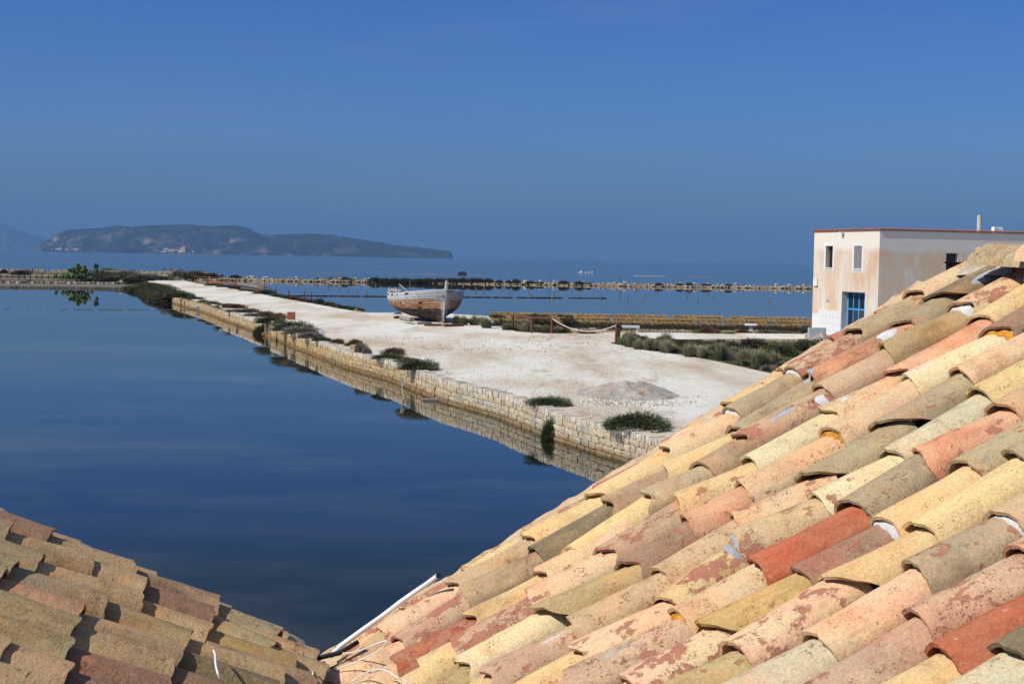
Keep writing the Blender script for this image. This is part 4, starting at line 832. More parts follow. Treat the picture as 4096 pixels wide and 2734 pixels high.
# wooden rail, rope and posts
root = empty('wooden_rail'); tag(root, 'low brown wooden rail on three posts at the far plaza edge', 'rail')
tops = []
for zx, yt, yb in ((840, 872, 1072), (1095, 905, 1112), (1366, 915, 1118)):
    X, Yb = z3(zx, yb); _, Yt = z3(zx, yt); p = at(X, Yb, GZ); t = atY(X + 1, Yt, p.y); b = MB(); b.tube([p, t], .10, 8); b.build('post', M['brown_wood'], root); tops.append(t)
b = MB(); b.tube([tops[0] + Vector((-.12, 0, 0)), tops[0], tops[1] + Vector((0, 0, .0)), tops[2] + Vector((.1, 0, 0))], .085, 8); b.build('top_rail', M['brown_wood'], root)
cl = []
for n_, (zx, yt, yb) in enumerate(((2224, 990, 1260), (2247, 984, 1228), (2268, 990, 1214))):
    X, Yb = z3(zx, yb); _, Yt = z3(zx, yt); p = at(X, Yb, GZ); t = atY(X + 4, Yt, p.y); b = MB(); b.tube([p, t], .085, 8)
    tag(b.build('rope_post', M['brown_wood']), ('front tallest brown post of three where the rope ends', 'middle brown post of three where the rope ends', 'back brown post of three next to the bright green plant')[n_], 'post', 'three brown posts'); cl.append(t)
def cat(a, c, sag, n_=18): return [a.lerp(c, i / n_) - Vector((0, 0, sag * 4 * (i / n_) * (1 - i / n_))) for i in range(n_ + 1)]
b = MB(); b.tube(cat(tops[2], cl[0] - Vector((0, 0, .08)), .72), .036, 6); tag(b.build('barrier_rope', M['rope'], smooth=True), 'thick pale rope sagging from the rail to the three posts', 'rope')
b = MB(); b.tube([cl[0], cl[0] + Vector((.08, .3, -.2)), cl[1], cl[2] + Vector((.1, 0, -.3))], .10, 8); tag(b.build('rubber_wrap', M['black_rubber']), 'black rubber hose wrapped over the three brown posts', 'hose')

# ------------------------------------------------------------------ the old boat
k = MT('peeling_boat_paint', .85, .2); v = k.coords(); vl = k.coords(scale=(.35, 1.0, 2.6)); sp = k.n('ShaderNodeSeparateXYZ'); k.l(k.attr('col', 'GEOMETRY').outputs['Vector'], sp.inputs[0]); hgt = sp.outputs[0]; lat = sp.outputs[1]
wood = k.mix(k.noise(vl, 6, 5, .7, .35, .65), (.22, .09, .03), (.42, .24, .12)); wood = k.mix(k.noise(vl, 14, 4, .7, .55, .62), wood, (.05, .035, .025))
cream = k.mix(k.noise(v, 3, 3), (.40, .34, .25), (.30, .29, .26)); mid = k.mix(k.noise(vl, 1.9, 7, .72, .47, .52), cream, wood); mid = k.mix(k.math('MULTIPLY', k.noise(vl, 1.3, 5, .7, .50, .55), .85), mid, (.38, .125, .03)); mid = k.mix(k.noise(vl, 1.6, 6, .75, .60, .64), mid, (.04, .03, .022))
white = k.mix(k.noise(vl, 2.6, 7, .8, .54, .60), k.mix(k.noise(v, 2, 4), (.30, .31, .33), (.46, .47, .48)), (.22, .17, .12)); tar = k.mix(k.noise(vl, 3, 6, .75, .52, .62), (.035, .03, .028), (.20, .12, .07)); tar = k.mix(k.noise(v, 9, 4, .7, .62, .7), tar, (.4, .38, .34))
hn = k.math('ADD', hgt, k.math('MULTIPLY', k.math('SUBTRACT', k.noise(v, 2.4, 5, .7), .5), .16))
col = k.mix(k.rng(hn, .405, .43), tar, mid); col = k.mix(k.rng(hn, .715, .735), col, white); col = k.mix(lat, col, k.mix(k.noise(vl, 3, 6, .7, .5, .56), (.50, .52, .52), col)); k.color(col); k.bump(k.noise(vl, 8, 5), .7, .02); M['boat'] = k.m
M['old_white'] = plain('chalky_white_paint', (.46, .48, .50), .8, .2, 5)
foot = at(1779, 1292, GZ); TH = math.radians(21); bt = empty('old_wooden_boat', foot)
tag(bt, 'big derelict wooden fishing boat with peeling white and rusty orange paint propped on blocks', 'boat')
ax = Vector((-math.sin(TH), math.cos(TH), 0)); stb = Vector((math.cos(TH), math.sin(TH), 0)); LB, BB = 11.2, 2.75
def hw(s_): return BB * (1 - (1 - min(1, s_ / .42)) ** 2.3) ** .72 * (1 if s_ < .6 else 1 - .26 * ((s_ - .6) / .4) ** 2)
def gz(s_): return 2.98 - .62 * (1 - (1 - s_) ** 2.2) + .28 * max(0, s_ - .55) ** 1.5
def kz(s_): return .12 + .30 * s_ ** 3
def hull(s_, t, side, off=0.0):
    w_ = hw(s_); full = min(1, s_ / .35); pw = .95 + 1.75 * full; rd = (1 - t ** pw) ** (.95 - .2 * full) if t < 1 else 0
    z = gz(s_) + (kz(s_) - gz(s_)) * t; x = (w_ * rd * (1 + .05 * math.sin(t * 3)) + .07 + off) * side; y = LB * s_ - .38 * (1 - t) * (1 - min(1, s_ * 2.5))
    return stb * x + ax * y + Vector((0, 0, z))
NS, NSt = 36, 12
for side in (-1, 1):
    for q in range(NSt):
        t0, t1 = q / NSt, (q + 1) / NSt; b = MB(); o0 = .045 - .0 if q < 3 else .012; rows = []
        gap = .004
        for i in range(NS + 1):
            s_ = i / NS; hgt0 = 1 - t0; hgt1 = 1 - t1; r_ = []
            for t, of in ((t0 + gap, o0 + (.02 if q < 3 else 0)), ((t0 + t1) / 2, o0 + .012), (t1 - gap, o0 + .018), (t1 - gap, o0 - .045)):
                b.cur = (1 - t, 1.0 if s_ < .02 else 0, 0); b.v.append(tuple(hull(s_, t, side, of))); b.c.append(b.cur)
        b.f = [(i * 4 + j, i * 4 + j + 1, (i + 1) * 4 + j + 1, (i + 1) * 4 + j) for i in range(NS) for j in range(3) if not (q == 0 and (i > 27 or i in (9, 10, 17, 22, 23)) and j < 2 and side < 0) and not (q in (4, 6) and i in (5, 6, 14, 19, 20, 21, 26) and (i + q) % 3 == 0)]
        if side < 0: b.f = [f[::-1] for f in b.f]
        b.build('strake', M['boat'], bt, col=True, smooth=False)
b = MB()  # inner skin, transom and deck
for side in (-1, 1):
    n0 = len(b.v)
    for i in range(NS + 1):
        for j in range(9): b.v.append(tuple(hull(i / NS, j / 8, side, -.05))); b.c.append((1, 1, 1))
    b.f += [(n0 + i * 9 + j, n0 + i * 9 + j + 1, n0 + (i + 1) * 9 + j + 1, n0 + (i + 1) * 9 + j) for i in range(NS) for j in range(8)]
b.build('inner_hull', M['brown_wood'], bt)
b = MB(); ring_ = [hull(1, t / 10, -1, .02) for t in range(11)] + [hull(1, t / 10, 1, .02) for t in range(10, -1, -1)]; b.add(ring_, [tuple(range(len(ring_)))]); b.build('transom', M['old_white'], bt)
b = MB(); dkp = [(hull(i / 20, .16, -1, -.02), hull(i / 20, .16, 1, -.02)) for i in range(21)]; b.add([p for a_ in dkp for p in a_], [(2 * i, 2 * i + 1, 2 * i + 3, 2 * i + 2) for i in range(20)]); b.build('deck', M['grey_timber'], bt)
b = MB()
for side in (-1, 1): b.tube([hull(i / 24, 0, side, .03) + Vector((0, 0, .03)) for i in range(25)], .055, 5)
b.build('gunwale_rail', M['old_white'], bt)
b = MB(); st = [Vector((0, 0, .10)) + ax * .05, ax * -.02 + Vector((0, 0, .8)), ax * -.20 + Vector((0, 0, 1.8)), ax * -.42 + Vector((0, 0, 3.0)), ax * -.48 + Vector((0, 0, 3.85))]
for i in range(4):
    a_, c_ = st[i], st[i + 1]; b.add([a_ - stb * .09 - ax * .07, a_ + stb * .09 - ax * .07, a_ + stb * .1 + ax * .2, a_ - stb * .1 + ax * .2, c_ - stb * .09 - ax * .07, c_ + stb * .09 - ax * .07, c_ + stb * .1 + ax * .16, c_ - stb * .1 + ax * .16], [(0, 1, 5, 4), (1, 2, 6, 5), (3, 0, 4, 7), (2, 3, 7, 6), (4, 5, 6, 7)])
b.c = [((p_[2]) / 3.1, .7 if p_[2] > 1.5 else 0, 0) for p_ in b.v]; b.build('stem_post', M['boat'], bt, col=True)
b = MB(); b.tube([ax * .35 + Vector((0, 0, .08)), ax * (LB * .97) + Vector((0, 0, .34))], .10, 6); b.build('keel', M['bark'], bt)
cross = Vector((0, 0, 2.62)) + ax * -.28
b = MB(); d_ = (stb * .93 - ax * .15 + Vector((0, 0, .40))).normalized(); b.tube([cross - d_ * .48, cross + d_ * .78], .11, 4); b.build('bow_beam', M['grey_timber'], bt)
def bpost(s_, side, hh, r_, nm='mooring_bitt', mat='old_white', t=0): 
    b = MB(); p_ = hull(s_, t, side, -.12); b.tube([p_ - Vector((0, 0, .2)), p_ + Vector((0, 0, hh))], r_ * .8, 6, r_ * 1.1); b.build(nm, M[mat], bt)
bpost(.98, -1, .42, .10); bpost(.55, -1, .32, .12); bpost(.45, 1, .36, .11)
b = MB(); p_ = hull(.8, 0, -1, -.6); b.box(p_ + Vector((0, 0, .5)), (.32, .08, .10)); b.box(p_ + Vector((-.13, 0, .2)), (.07, .08, .7)); b.box(p_ + Vector((.13, 0, .2)), (.07, .08, .7)); b.build('rowlock_frame', M['old_white'], bt)
for a_, c_ in (((.30, -1, -.5, -.15), (.42, -1, .1, .85)), ((.42, 1, -1.4, -.1), (.5, 1, -.95, .75))):
    b = MB(); b.tube([hull(a_[0], 0, a_[1], a_[2]) + Vector((0, 0, a_[3])), hull(c_[0], 0, c_[1], c_[2]) + Vector((0, 0, c_[3]))], .07, 4); b.build('broken_rib', M['grey_timber'], bt)
b = MB(); b.tube([hull(.94, 0, -1, -.35) + Vector((0, 0, .22)), hull(.52, 0, -1, -.5) + Vector((0, 0, .12))], .21, 10)
tag(b.build('deck_log', M['grey_timber']), 'thick grey log lying across the stern of the old boat', 'log'); bpy.data.objects['deck_log'].location = foot
def z7(x, y): return 1500 + x / 5.22, 1050 + y / 5.22
for zx, zy, w_, h_, lb in ((588, 1205, 120, 62, 'left ochre block under the boat log'), (740, 1232, 145, 62, 'right ochre block under the boat log'), (1470, 1330, 140, 62, 'ochre block at the bow foot of the boat')):
    X, Y_ = z7(zx, zy); rock(X, Y_, w_ / 5.22, h_ / 5.22, (.52, .38, .19), lb, ang=.1)
def timber(x0, y0, x1, y1, r_, z0, lb, mat='grey_timber', n_=4):
    a_, c_ = at(*z7(x0, y0), z0), at(*z7(x1, y1), z0); b = MB(); b.tube([a_, c_], r_, n_); tag(b.build('timber_prop', M[mat]), lb, 'timber')
timber(545, 1150, 765, 1190, .20, GZ + .42, 'short round log on two ochre blocks propping the boat', n_=10)
timber(885, 1262, 1180, 1262, .17, GZ + .12, 'pale squared timber under the middle of the boat'); timber(1030, 1298, 1400, 1300, .15, GZ + .10, 'brown squared timber near the bow of the boat', 'brown_wood'); timber(1440, 1312, 1840, 1300, .14, GZ + .1, 'dark timber in the shadow right of the bow', 'brown_wood')
plant('green', *z7(480, 1165), 34, 14, GZ, 'low green plant left of the boat blocks', 'plants by the boat'); plant('brown', *z7(470, 1075), 26, 9, GZ, 'russet tuft behind the boat stern', 'plants by the boat')

# ------------------------------------------------------------------ white building
cor = atY(3507, 1340, 108.6); cor.z = 0; Cn = Vector((cor.x, cor.y, 0))
dl = Vector((-.302, .953, 0)).normalized(); dr = Vector((dl.y, -dl.x, 0)); nl = -dr; nr = -dl   # outward normals
LL, LR, Z0, Z1 = 9.9, 16.0, GZ - .1, 9.62
bld = empty('white_building'); tag(bld, 'two storey plastered building with peach stained walls and red tile edging', 'building')
k = MT('stained_plaster', .93, .1); v = k.coords('World'); vz = k.coords('World', scale=(1, 1, .35)); sz = k.n('ShaderNodeSeparateXYZ'); k.l(k.n('ShaderNodeNewGeometry').outputs['Position'], sz.inputs[0])
f1 = k.noise(vz, .62, 7, .68, .38, .60); pe = k.mix(k.noise(vz, 1.6, 6, .7, .35, .7), (.54, .35, .22), (.60, .47, .35)); col = k.mix(f1, (.62, .57, .50), pe); col = k.mix(k.math('MULTIPLY', k.noise(k.coords('World', scale=(1, 1, .12)), 2.6, 5, .7, .56, .68), .45), col, (.40, .30, .22))
zt = k.math('ADD', sz.outputs['Z'], k.math('MULTIPLY', k.noise(v, .9, 6, .7), .9)); col = k.mix(k.rng(zt, 8.35, 8.8), col, (.68, .62, .54)); col = k.mix(k.rng(zt, 3.25, 3.35), (.62, .61, .60), col)
gr_ = k.noise(v, 22, 4, .7); col = k.mix(1.0, col, k.mix(gr_, (.88, .88, .88), (1.1, 1.1, 1.1)), 'MULTIPLY'); k.color(col); k.bump(gr_, .4, .01); M['plaster'] = k.m
k = MT('grey_cement_plaster', .93, .1); v = k.coords('World'); vz = k.coords('World', scale=(1, 1, .5)); sz = k.n('ShaderNodeSeparateXYZ'); k.l(k.n('ShaderNodeNewGeometry').outputs['Position'], sz.inputs[0])
col = k.mix(k.noise(v, .5, 6, .62, .42, .62), (.62, .46, .32), (.60, .51, .41)); zt = k.math('ADD', sz.outputs['Z'], k.math('MULTIPLY', k.noise(v, .55, 6, .7), 1.3))
col = k.mix(k.rng(zt, 8.5, 8.9), col, (.62, .58, .53)); col = k.mix(k.math('MULTIPLY', k.noise(vz, 1.0, 7, .72, .52, .62), .8), col, (.64, .61, .57)); k.color(col); k.bump(k.noise(v, 12, 4), .4, .01); M['cement_wall'] = k.m
def facept(face, s_, z, out=0.0):
    d = dl if face == 'l' else dr; n_ = nl if face == 'l' else nr; q = Cn + d * s_ + n_ * out; return Vector((q.x, q.y, z))
def facepx(face, px, py):
    d = dl if face == 'l' else dr; n_ = nl if face == 'l' else nr; q = onplane(px, py, Cn, n_); return (q - Cn).dot(d), q.z
def wallface(face, L_, holes, mat, dep=.45):
    xs = sorted({0, L_, *[h[0] for h in holes], *[h[1] for h in holes]}); zs = sorted({Z0, Z1, *[h[2] for h in holes], *[h[3] for h in holes]}); b = MB()
    for i in range(len(xs) - 1):
        for j in range(len(zs) - 1):
            mx, mz = (xs[i] + xs[i + 1]) / 2, (zs[j] + zs[j + 1]) / 2
            if any(h[0] < mx < h[1] and h[2] < mz < h[3] for h in holes): continue
            b.add([facept(face, xs[i], zs[j]), facept(face, xs[i + 1], zs[j]), facept(face, xs[i + 1], zs[j + 1]), facept(face, xs[i], zs[j + 1])], [(0, 1, 2, 3) if face == 'r' else (3, 2, 1, 0)])
    return b.build('wall', mat, bld)
holesL = []
wdef = []
for (xa, ya, xb, yb) in ((3302, 983, 3332.5, 1070), (3415, 983, 3449, 1074)):
    s0, zt_ = facepx('l', xb, ya); s1, zb_ = facepx('l', xa, yb); h = (min(s0, s1), max(s0, s1), zb_, zt_); holesL.append(h); wdef.append(h)
s0, zt_ = facepx('l', 3460.5, 1170); s1, _ = facepx('l', 3368, 1170); door = (s0, s1, GZ, zt_); holesL.append(door)
wallface('l', LL, holesL, M['plaster'])
s0, zt_ = facepx('r', 3785, 1012); s1, _ = facepx('r', 3832, 1012); wr_ = (s0, s1, zt_ - 1.75, zt_); wallface('r', LR, [wr_], M['cement_wall'])
b = MB(); q = [facept('l', 0, Z0), facept('l', LL, Z0)]; far1 = facept('l', LL, Z0) + dr * LR; far2 = facept('r', LR, Z0)
b.add([facept('l', LL, Z0), facept('l', LL, Z1), far1 + Vector((0, 0, Z1 - Z0)), far1], [(0, 1, 2, 3)]); b.add([far2, far2 + Vector((0, 0, Z1 - Z0)), far1 + Vector((0, 0, Z1 - Z0)), far1], [(3, 2, 1, 0)]); b.build('back_wall', M['cement_wall'], bld)
b = MB(); b.add([facept('l', 0, Z1 - .02), facept('l', LL, Z1 - .02), Vector((far1.x, far1.y, Z1 - .02)), facept('r', LR, Z1 - .02)], [(0, 1, 2, 3)]); b.build('flat_roof', M['cement_wall'], bld)
def boxin(face, s0, s1, z0, z1, o0, o1, nm, mat, par):
    b = MB(); P8 = [facept(face, s_, z, o) for z in (z0, z1) for s_, o in ((s0, o0), (s1, o0), (s1, o1), (s0, o1))]
    b.add(P8, [(0, 3, 2, 1), (4, 5, 6, 7), (0, 1, 5, 4), (1, 2, 6, 5), (2, 3, 7, 6), (3, 0, 4, 7)]); return b.build(nm, mat, par)
def reveal(face, h, dep, par, mat):
    s0, s1, z0, z1 = h; b = MB(); f_ = lambda s_, z, o: facept(face, s_, z, o)
    b.add([f_(s0, z0, 0), f_(s1, z0, 0), f_(s1, z1, 0), f_(s0, z1, 0), f_(s0, z0, -dep), f_(s1, z0, -dep), f_(s1, z1, -dep), f_(s0, z1, -dep)], [(0, 1, 5, 4), (1, 2, 6, 5), (2, 3, 7, 6), (3, 0, 4, 7)]); b.build('reveal', mat, par)
    b = MB(); b.add([f_(s0 - .5, z0 - .3, -dep - 1.0), f_(s1 + .5, z0 - .3, -dep - 1.0), f_(s1 + .5, z1 + .3, -dep - 1.0), f_(s0 - .5, z1 + .3, -dep - 1.0)], [(0, 1, 2, 3)]); b.build('dark_interior', M['dark_room'], par)
def window(face, h, dep, kind):
    s0, s1, z0, z1 = h; par = boxin(face, s0 - .02, s1 + .02, z0 - .09, z0 - .002, -.02, .09 if face == 'l' else .02, 'window', M['trim'], bld)
    reveal(face, h, dep, par, M['reveal']); t = .11
    if face == 'l':
        b = MB()
        for (a0, a1, c0, c1) in ((s0 - .26, s0, z0 - .26, z1 + .28), (s1, s1 + .26, z0 - .26, z1 + .28), (s0, s1, z1, z1 + .28), (s0, s1, z0 - .26, z0 - .09)):
            P8 = [facept(face, s_, z, o) for z in (c0, c1) for s_, o in ((a0, .002), (a1, .002), (a1, .018), (a0, .018))]; b.add(P8, [(0, 3, 2, 1), (4, 5, 6, 7), (0, 1, 5, 4), (1, 2, 6, 5), (2, 3, 7, 6), (3, 0, 4, 7)])
        b.build('surround', M['trim'], par)
    fm = M['brown_frame'] if kind != 'net' else M['grey_plastic']
    b = MB()
    for (a0, a1, c0, c1) in ((s0, s0 + t, z0, z1), (s1 - t, s1, z0, z1), (s0 + t, s1 - t, z0, z0 + t), (s0 + t, s1 - t, z1 - t, z1)):
        P8 = [facept(face, s_, z, o) for z in (c0, c1) for s_, o in ((a0, -dep + .08), (a1, -dep + .08), (a1, -dep), (a0, -dep))]; b.add(P8, [(0, 3, 2, 1), (4, 5, 6, 7), (0, 1, 5, 4), (1, 2, 6, 5), (2, 3, 7, 6), (3, 0, 4, 7)])
    b.build('frame', fm, par); boxin(face, s0 + t, s1 - t, z0 + t, z1 - t, -dep + .02, -dep + .04, 'pane', M['glass'], par)
    if kind == 'net':
        net = bpy.data.materials.get('insect_net')
        if not net:
            k2 = MT('insect_net', .9, .1); k2.color((.30, .30, .31)); k2.b.inputs['Alpha'].default_value = .45; net = k2.m
        boxin(face, s0 + .01, s1 - .01, z0 + .01, z1 - .01, -.03, -.028, 'insect_net', net, par)
window('l', wdef[0], .42, 'open'); window('l', wdef[1], .42, 'net'); window('r', wr_, .35, 'dark')
# blue glazed door
s0, s1, z0, z1 = door; dp = .62; dr_ = boxin('l', s0, s1, GZ - .08, GZ + .04, -dp, .10, 'glazed_door', M['slab'], bld); reveal('l', door, dp, dr_, M['reveal'])
z0 = GZ + .04; b = MB(); nx_ = 4
def bb(a0, a1, c0, c1, th=.07):
    P8 = [facept('l', s_, z, o) for z in (c0, c1) for s_, o in ((a0, -dp + th), (a1, -dp + th), (a1, -dp), (a0, -dp))]; b.add(P8, [(0, 3, 2, 1), (4, 5, 6, 7), (0, 1, 5, 4), (1, 2, 6, 5), (2, 3, 7, 6), (3, 0, 4, 7)])
wdt = s1 - s0
for i in range(nx_ + 1): q = s0 + .05 + (wdt - .10) * i / nx_; bb(q - (.06 if i % 2 == 0 else .04), q + (.06 if i % 2 == 0 else .04), z0, z1, .09)
rows_ = [z0 + .05, z0 + .95, z0 + (z1 - z0 + .95) / 2 + .0, z1 - .05]
for zz in rows_: bb(s0, s1, zz - .05, zz + .05, .08)
bb(s0, s1, z0 + .1, z0 + .9, .04)
b.build('blue_frame', M['blue_frame'], dr_)
for i in range(nx_):
    for j in (1, 2): boxin('l', s0 + .10 + (wdt - .1) * i / nx_, s0 + (wdt - .1) * (i + 1) / nx_, rows_[j] + .05, rows_[j + 1] - .05, -dp + .02, -dp + .04, 'pane', M['glass'], dr_)
# plinth slabs
ws = s1 + .02
for r_ in range(4):
    for i in range(6):
        a0 = ws + (LL - 1.1 - ws) * i / 6; a1 = ws + (LL - 1.1 - ws) * (i + 1) / 6
        boxin('l', a0 + .006, a1 - .006, GZ + .02 + r_ * .54, GZ + .55 + r_ * .54, .003, .03 + .004 * random.random(), 'plinth_slab', M['slab'], bld)
# tile edging
te = MB(); n_ = 6
for i in range(n_ + 1):
    a_ = math.pi * i / n_
    for y, r_ in ((0, .105), (.5, .095)): te.v.append((r_ * math.cos(a_), y, r_ * math.sin(a_))); te.v.append(((r_ - .02) * math.cos(a_), y, (r_ - .02) * math.sin(a_))); te.c += [(1, 1, 1)] * 2
te.f = [(i * 4, (i + 1) * 4, (i + 1) * 4 + 2, i * 4 + 2) for i in range(n_)] + [(i * 4 + 1, i * 4 + 3, (i + 1) * 4 + 3, (i + 1) * 4 + 1) for i in range(n_)] + [(i * 4, i * 4 + 1, (i + 1) * 4 + 1, (i + 1) * 4) for i in range(n_)]
tme = te.mesh('edge_tile', True); tme.materials.append(M['coppo'])
for face, L_ in (('l', LL), ('r', LR)):
    n_ = int(L_ / .21)
    for i in range(n_ + 1):
        d = dl if face == 'l' else dr; nn_ = nl if face == 'l' else nr; p_ = facept(face, i * .21, Z1 + .0, .10)
        o = bpy.data.objects.new('roof_tile', tme); C.objects.link(o); yv = (-nn_ + Vector((0, 0, .16))).normalized(); xv = d if face == 'r' else -d; zv = xv.cross(yv)
        o.matrix_world = frame(p_, xv, yv, zv); o.parent = bld
for face, L_ in (('l', LL), ('r', LR)): boxin(face, -.06, L_ + .06, Z1 - .05, Z1 - .003, -.3, .07, 'eaves_board', M['coppo'], bld)
p_ = facept('r', 11.1, Z1, -3.2); b = MB(); b.tube([p_, p_ + Vector((0, 0, 1.45))], .17, 12); q = b.build('flue_pipe', plain('grey_flue', (.42, .40, .36), .8, .1, 2), smooth=False); tag(q, 'grey cylindrical flue pipe rising from the flat roof', 'chimney')
p_ = atY(3988, 935, 117); p_.z = Z1 + .30; ac = empty('air_conditioner', p_); tag(ac, 'white air conditioning unit on the flat roof beside the flue', 'air conditioner'); ac.rotation_euler = (0, 0, math.atan2(dr.y, dr.x))
b = MB(); b.box((0, 0, 0), (.84, .34, .58)); b.build('casing', M['white_paint'], ac)
b = MB(); b.tube([(-.18, -.18, 0), (-.18, -.20, 0)], .22, 16); b.build('fan_grille', M['grey_plastic'], ac); b = MB(); b.box((.2, -.175, .05), (.2, .01, .12)); b.build('louvre', M['grey_plastic'], ac)
s_, z_ = facepx('l', 3266, 1129); boxin('l', s_ - .3, s_ + .3, z_ - .28, z_ + .32, .003, .14, 'utility_box', M['trim'], bld)
s_, z_ = facepx('l', 3310, 1202); boxin('l', s_ - .28, s_ + .28, z_ - .12, z_ + .12, .003, .02, 'wall_socket', M['grey_cement'], bld); 
s_, z_ = facepx('l', 3374, 932); o = boxin('l', s_ - .16, s_ + .16, z_ - .04, z_ + .08, .003, .34, 'security_camera', M['white_paint'], bld)
s_, z_ = facepx('r', 3842, 1020); b = MB(); b.tube([facept('r', s_, z_ - 1.5, .12), facept('r', s_, z_ + .35, .12)], .035, 6); b.tube([facept('r', s_, z_ + .3, .12), facept('r', s_, z_ + .42, .3)], .06, 6); b.build('vent_pipe', M['galv'], bld)
p_ = facept('l', LL - .2, GZ, 1.0); cb_ = empty('grey_cabinet', at(3267, 1354, GZ)); tag(cb_, 'low grey metal cabinet with two doors at the building corner', 'cabinet')
b = MB(); b.box((0, 0, .40), (1.35, .5, .95)); b.build('body', M['grey_plastic'], cb_); b = MB(); b.box((-.28, -.256, .42), (.5, .012, .8)); b.build('door', M['grey_plastic'], cb_); b = MB(); b.box((.30, -.256, .42), (.5, .012, .8)); b.build('door', M['grey_plastic'], cb_)
b = MB()
for i in range(160):
    q = at(3290, 1362, GZ) + Vector((random.gauss(0, .42), random.gauss(0, .4), 0)); rr_ = math.hypot(q.x - at(3290, 1362, GZ).x, q.y - at(3290, 1362, GZ).y); merge_stone(b, (q.x, q.y, GZ + max(0, .6 - rr_ * .6) * random.uniform(.7, 1.05)), (.14, .14, .11), random.uniform(0, 3), jit((.46, .42, .37), .15))
tag(b.build('rubble_heap', M['rubble'], col=True), 'small heap of pale rubble beside the grey cabinet', 'rubble heap', kind='stuff')

# ------------------------------------------------------------------ the tiled roofs in front
PSI = 0.219429; GD = Vector((math.cos(PSI), math.sin(PSI), 0)); EU = Vector((math.sin(PSI), -math.cos(PSI), 0))
class Roof:
    def __init__(s, P0, sl, sg, name, label):
        s.P0 = Vector(P0) + Vector((0, 0, H)); s.ev = sg * math.cos(sl) * GD + Vector((0, 0, math.sin(sl))); s.sg = sg
        s.n = (EU.cross(s.ev) * sg).normalized(); s.root = empty(name); tag(s.root, label, 'tiled roof')
    def pt(s, u, v_, h=0.0): return s.P0 + EU * u + s.ev * v_ + s.n * h
    def px(s, x, y, h=0.0): return onplane(x, y, s.P0 + s.n * h, s.n)
RR = Roof((-0.7138322, 5.12854254, -1.50503435), .5353792, 1, 'sunny_tiled_roof', 'sunlit roof slope of mixed cream, peach and terracotta barrel tiles rising to the right')
RL = Roof((-0.66734448, 5.04600703, -1.39343566), .4495066, -1, 'shaded_tiled_roof', 'weathered roof slope of lichened tan barrel tiles falling from the left edge')
RIGHT = [[(0.216, 0.018, 'T1'), (-0.008, 0.279, 'P1'), (-0.034, 0.578, 'T0'), (-0.024, 0.917, 'Y0'), (-0.023, 1.214, 'Y0'), (-0.066, 1.554, 'P1'), (-0.011, 1.856, 'K0m'), (-0.036, 2.159, 'M3m'), (-0.062, 2.454, 'G1'), (-0.062, 2.755, 'P0')], [(0.224, 0.317, 'M3'), (0.134, 0.617, 'B1'), (0.178, 0.902, 'D0'), (0.14, 1.222, 'B0'), (0.175, 1.481, 'Y0'), (0.243, 1.768, 'K0'), (0.162, 2.137, 'S2'), (0.204, 2.531, 'K0'), (0.142, 2.723, 'D0b')], [(0.402, 0.274, 'R3'), (0.415, 0.561, 'Y1'), (0.432, 0.844, 'P1'), (0.42, 0.994, 'Y0'), (0.315, 1.331, 'G1'), (0.373, 1.548, 'B1'), (0.327, 1.727, 'M2'), (0.358, 2.09, 'M1'), (0.351, 2.379, 'O0'), (0.412, 2.68, 'P3m')], [(0.587, 0.347, 'Y1'), (0.581, 0.469, 'M3'), (0.579, 0.77, 'P1'), (0.603, 1.054, 'M2'), (0.541, 1.39, 'Y2f'), (0.618, 1.65, 'C0'), (0.61, 1.973, 'P1'), (0.651, 2.236, 'S0'), (0.653, 2.614, 'Y0')], [(0.773, 0.453, 'C0'), (0.749, 0.74, 'O0b'), (0.839, 1.067, 'V2'), (0.781, 1.322, 'S1'), (0.797, 1.541, 'P1'), (0.81, 1.887, 'P0f'), (0.788, 2.229, 'C0'), (0.838, 2.556, 'V1f')], [(0.978, 0.5, 'M2'), (1.024, 0.803, 'T0'), (1.057, 1.113, 'T1'), (1.011, 1.412, 'P2'), (1.067, 1.664, 'K0b'), (1.032, 1.969, 'G1b'), (0.992, 2.301, 'P1')], [(1.22, 0.751, 'P2'), (1.274, 1.044, 'Y3'), (1.152, 1.362, 'T2g'), (1.248, 1.609, 'C1'), (1.266, 1.874, 'N0'), (1.238, 2.222, 'Y0')], [(1.352, 0.688, 'M2'), (1.418, 1.039, 'P1f'), (1.408, 1.308, 'R0'), (1.439, 1.627, 'K1'), (1.39, 1.901, 'S2'), (1.437, 2.171, 'T0')], [(1.604, 0.8, 'P3'), (1.6, 1.046, 'W1b'), (1.638, 1.349, 'V1'), (1.647, 1.615, 'Y0m'), (1.632, 1.905, 'G1')], [(1.814, 1.055, 'P2'), (1.774, 1.359, 'Y0b'), (1.805, 1.643, 'Y0'), (1.771, 1.985, 'G0')], [(2.009, 1.204, 'P0'), (1.981, 1.515, 'K2'), (2.005, 1.77, 'T1m')], [(2.201, 1.39, 'M2'), (2.22, 1.679, 'S1')], [(2.397, 1.339, 'R0')], [(2.553, 1.417, 'D0')]]
LOWR = {3: 'Y', 5: 'Y', 6: 'Y', 7: 'M', 8: 'C', 9: 'O', 10: 'N', 11: 'M', 12: 'Y', 13: 'N'}
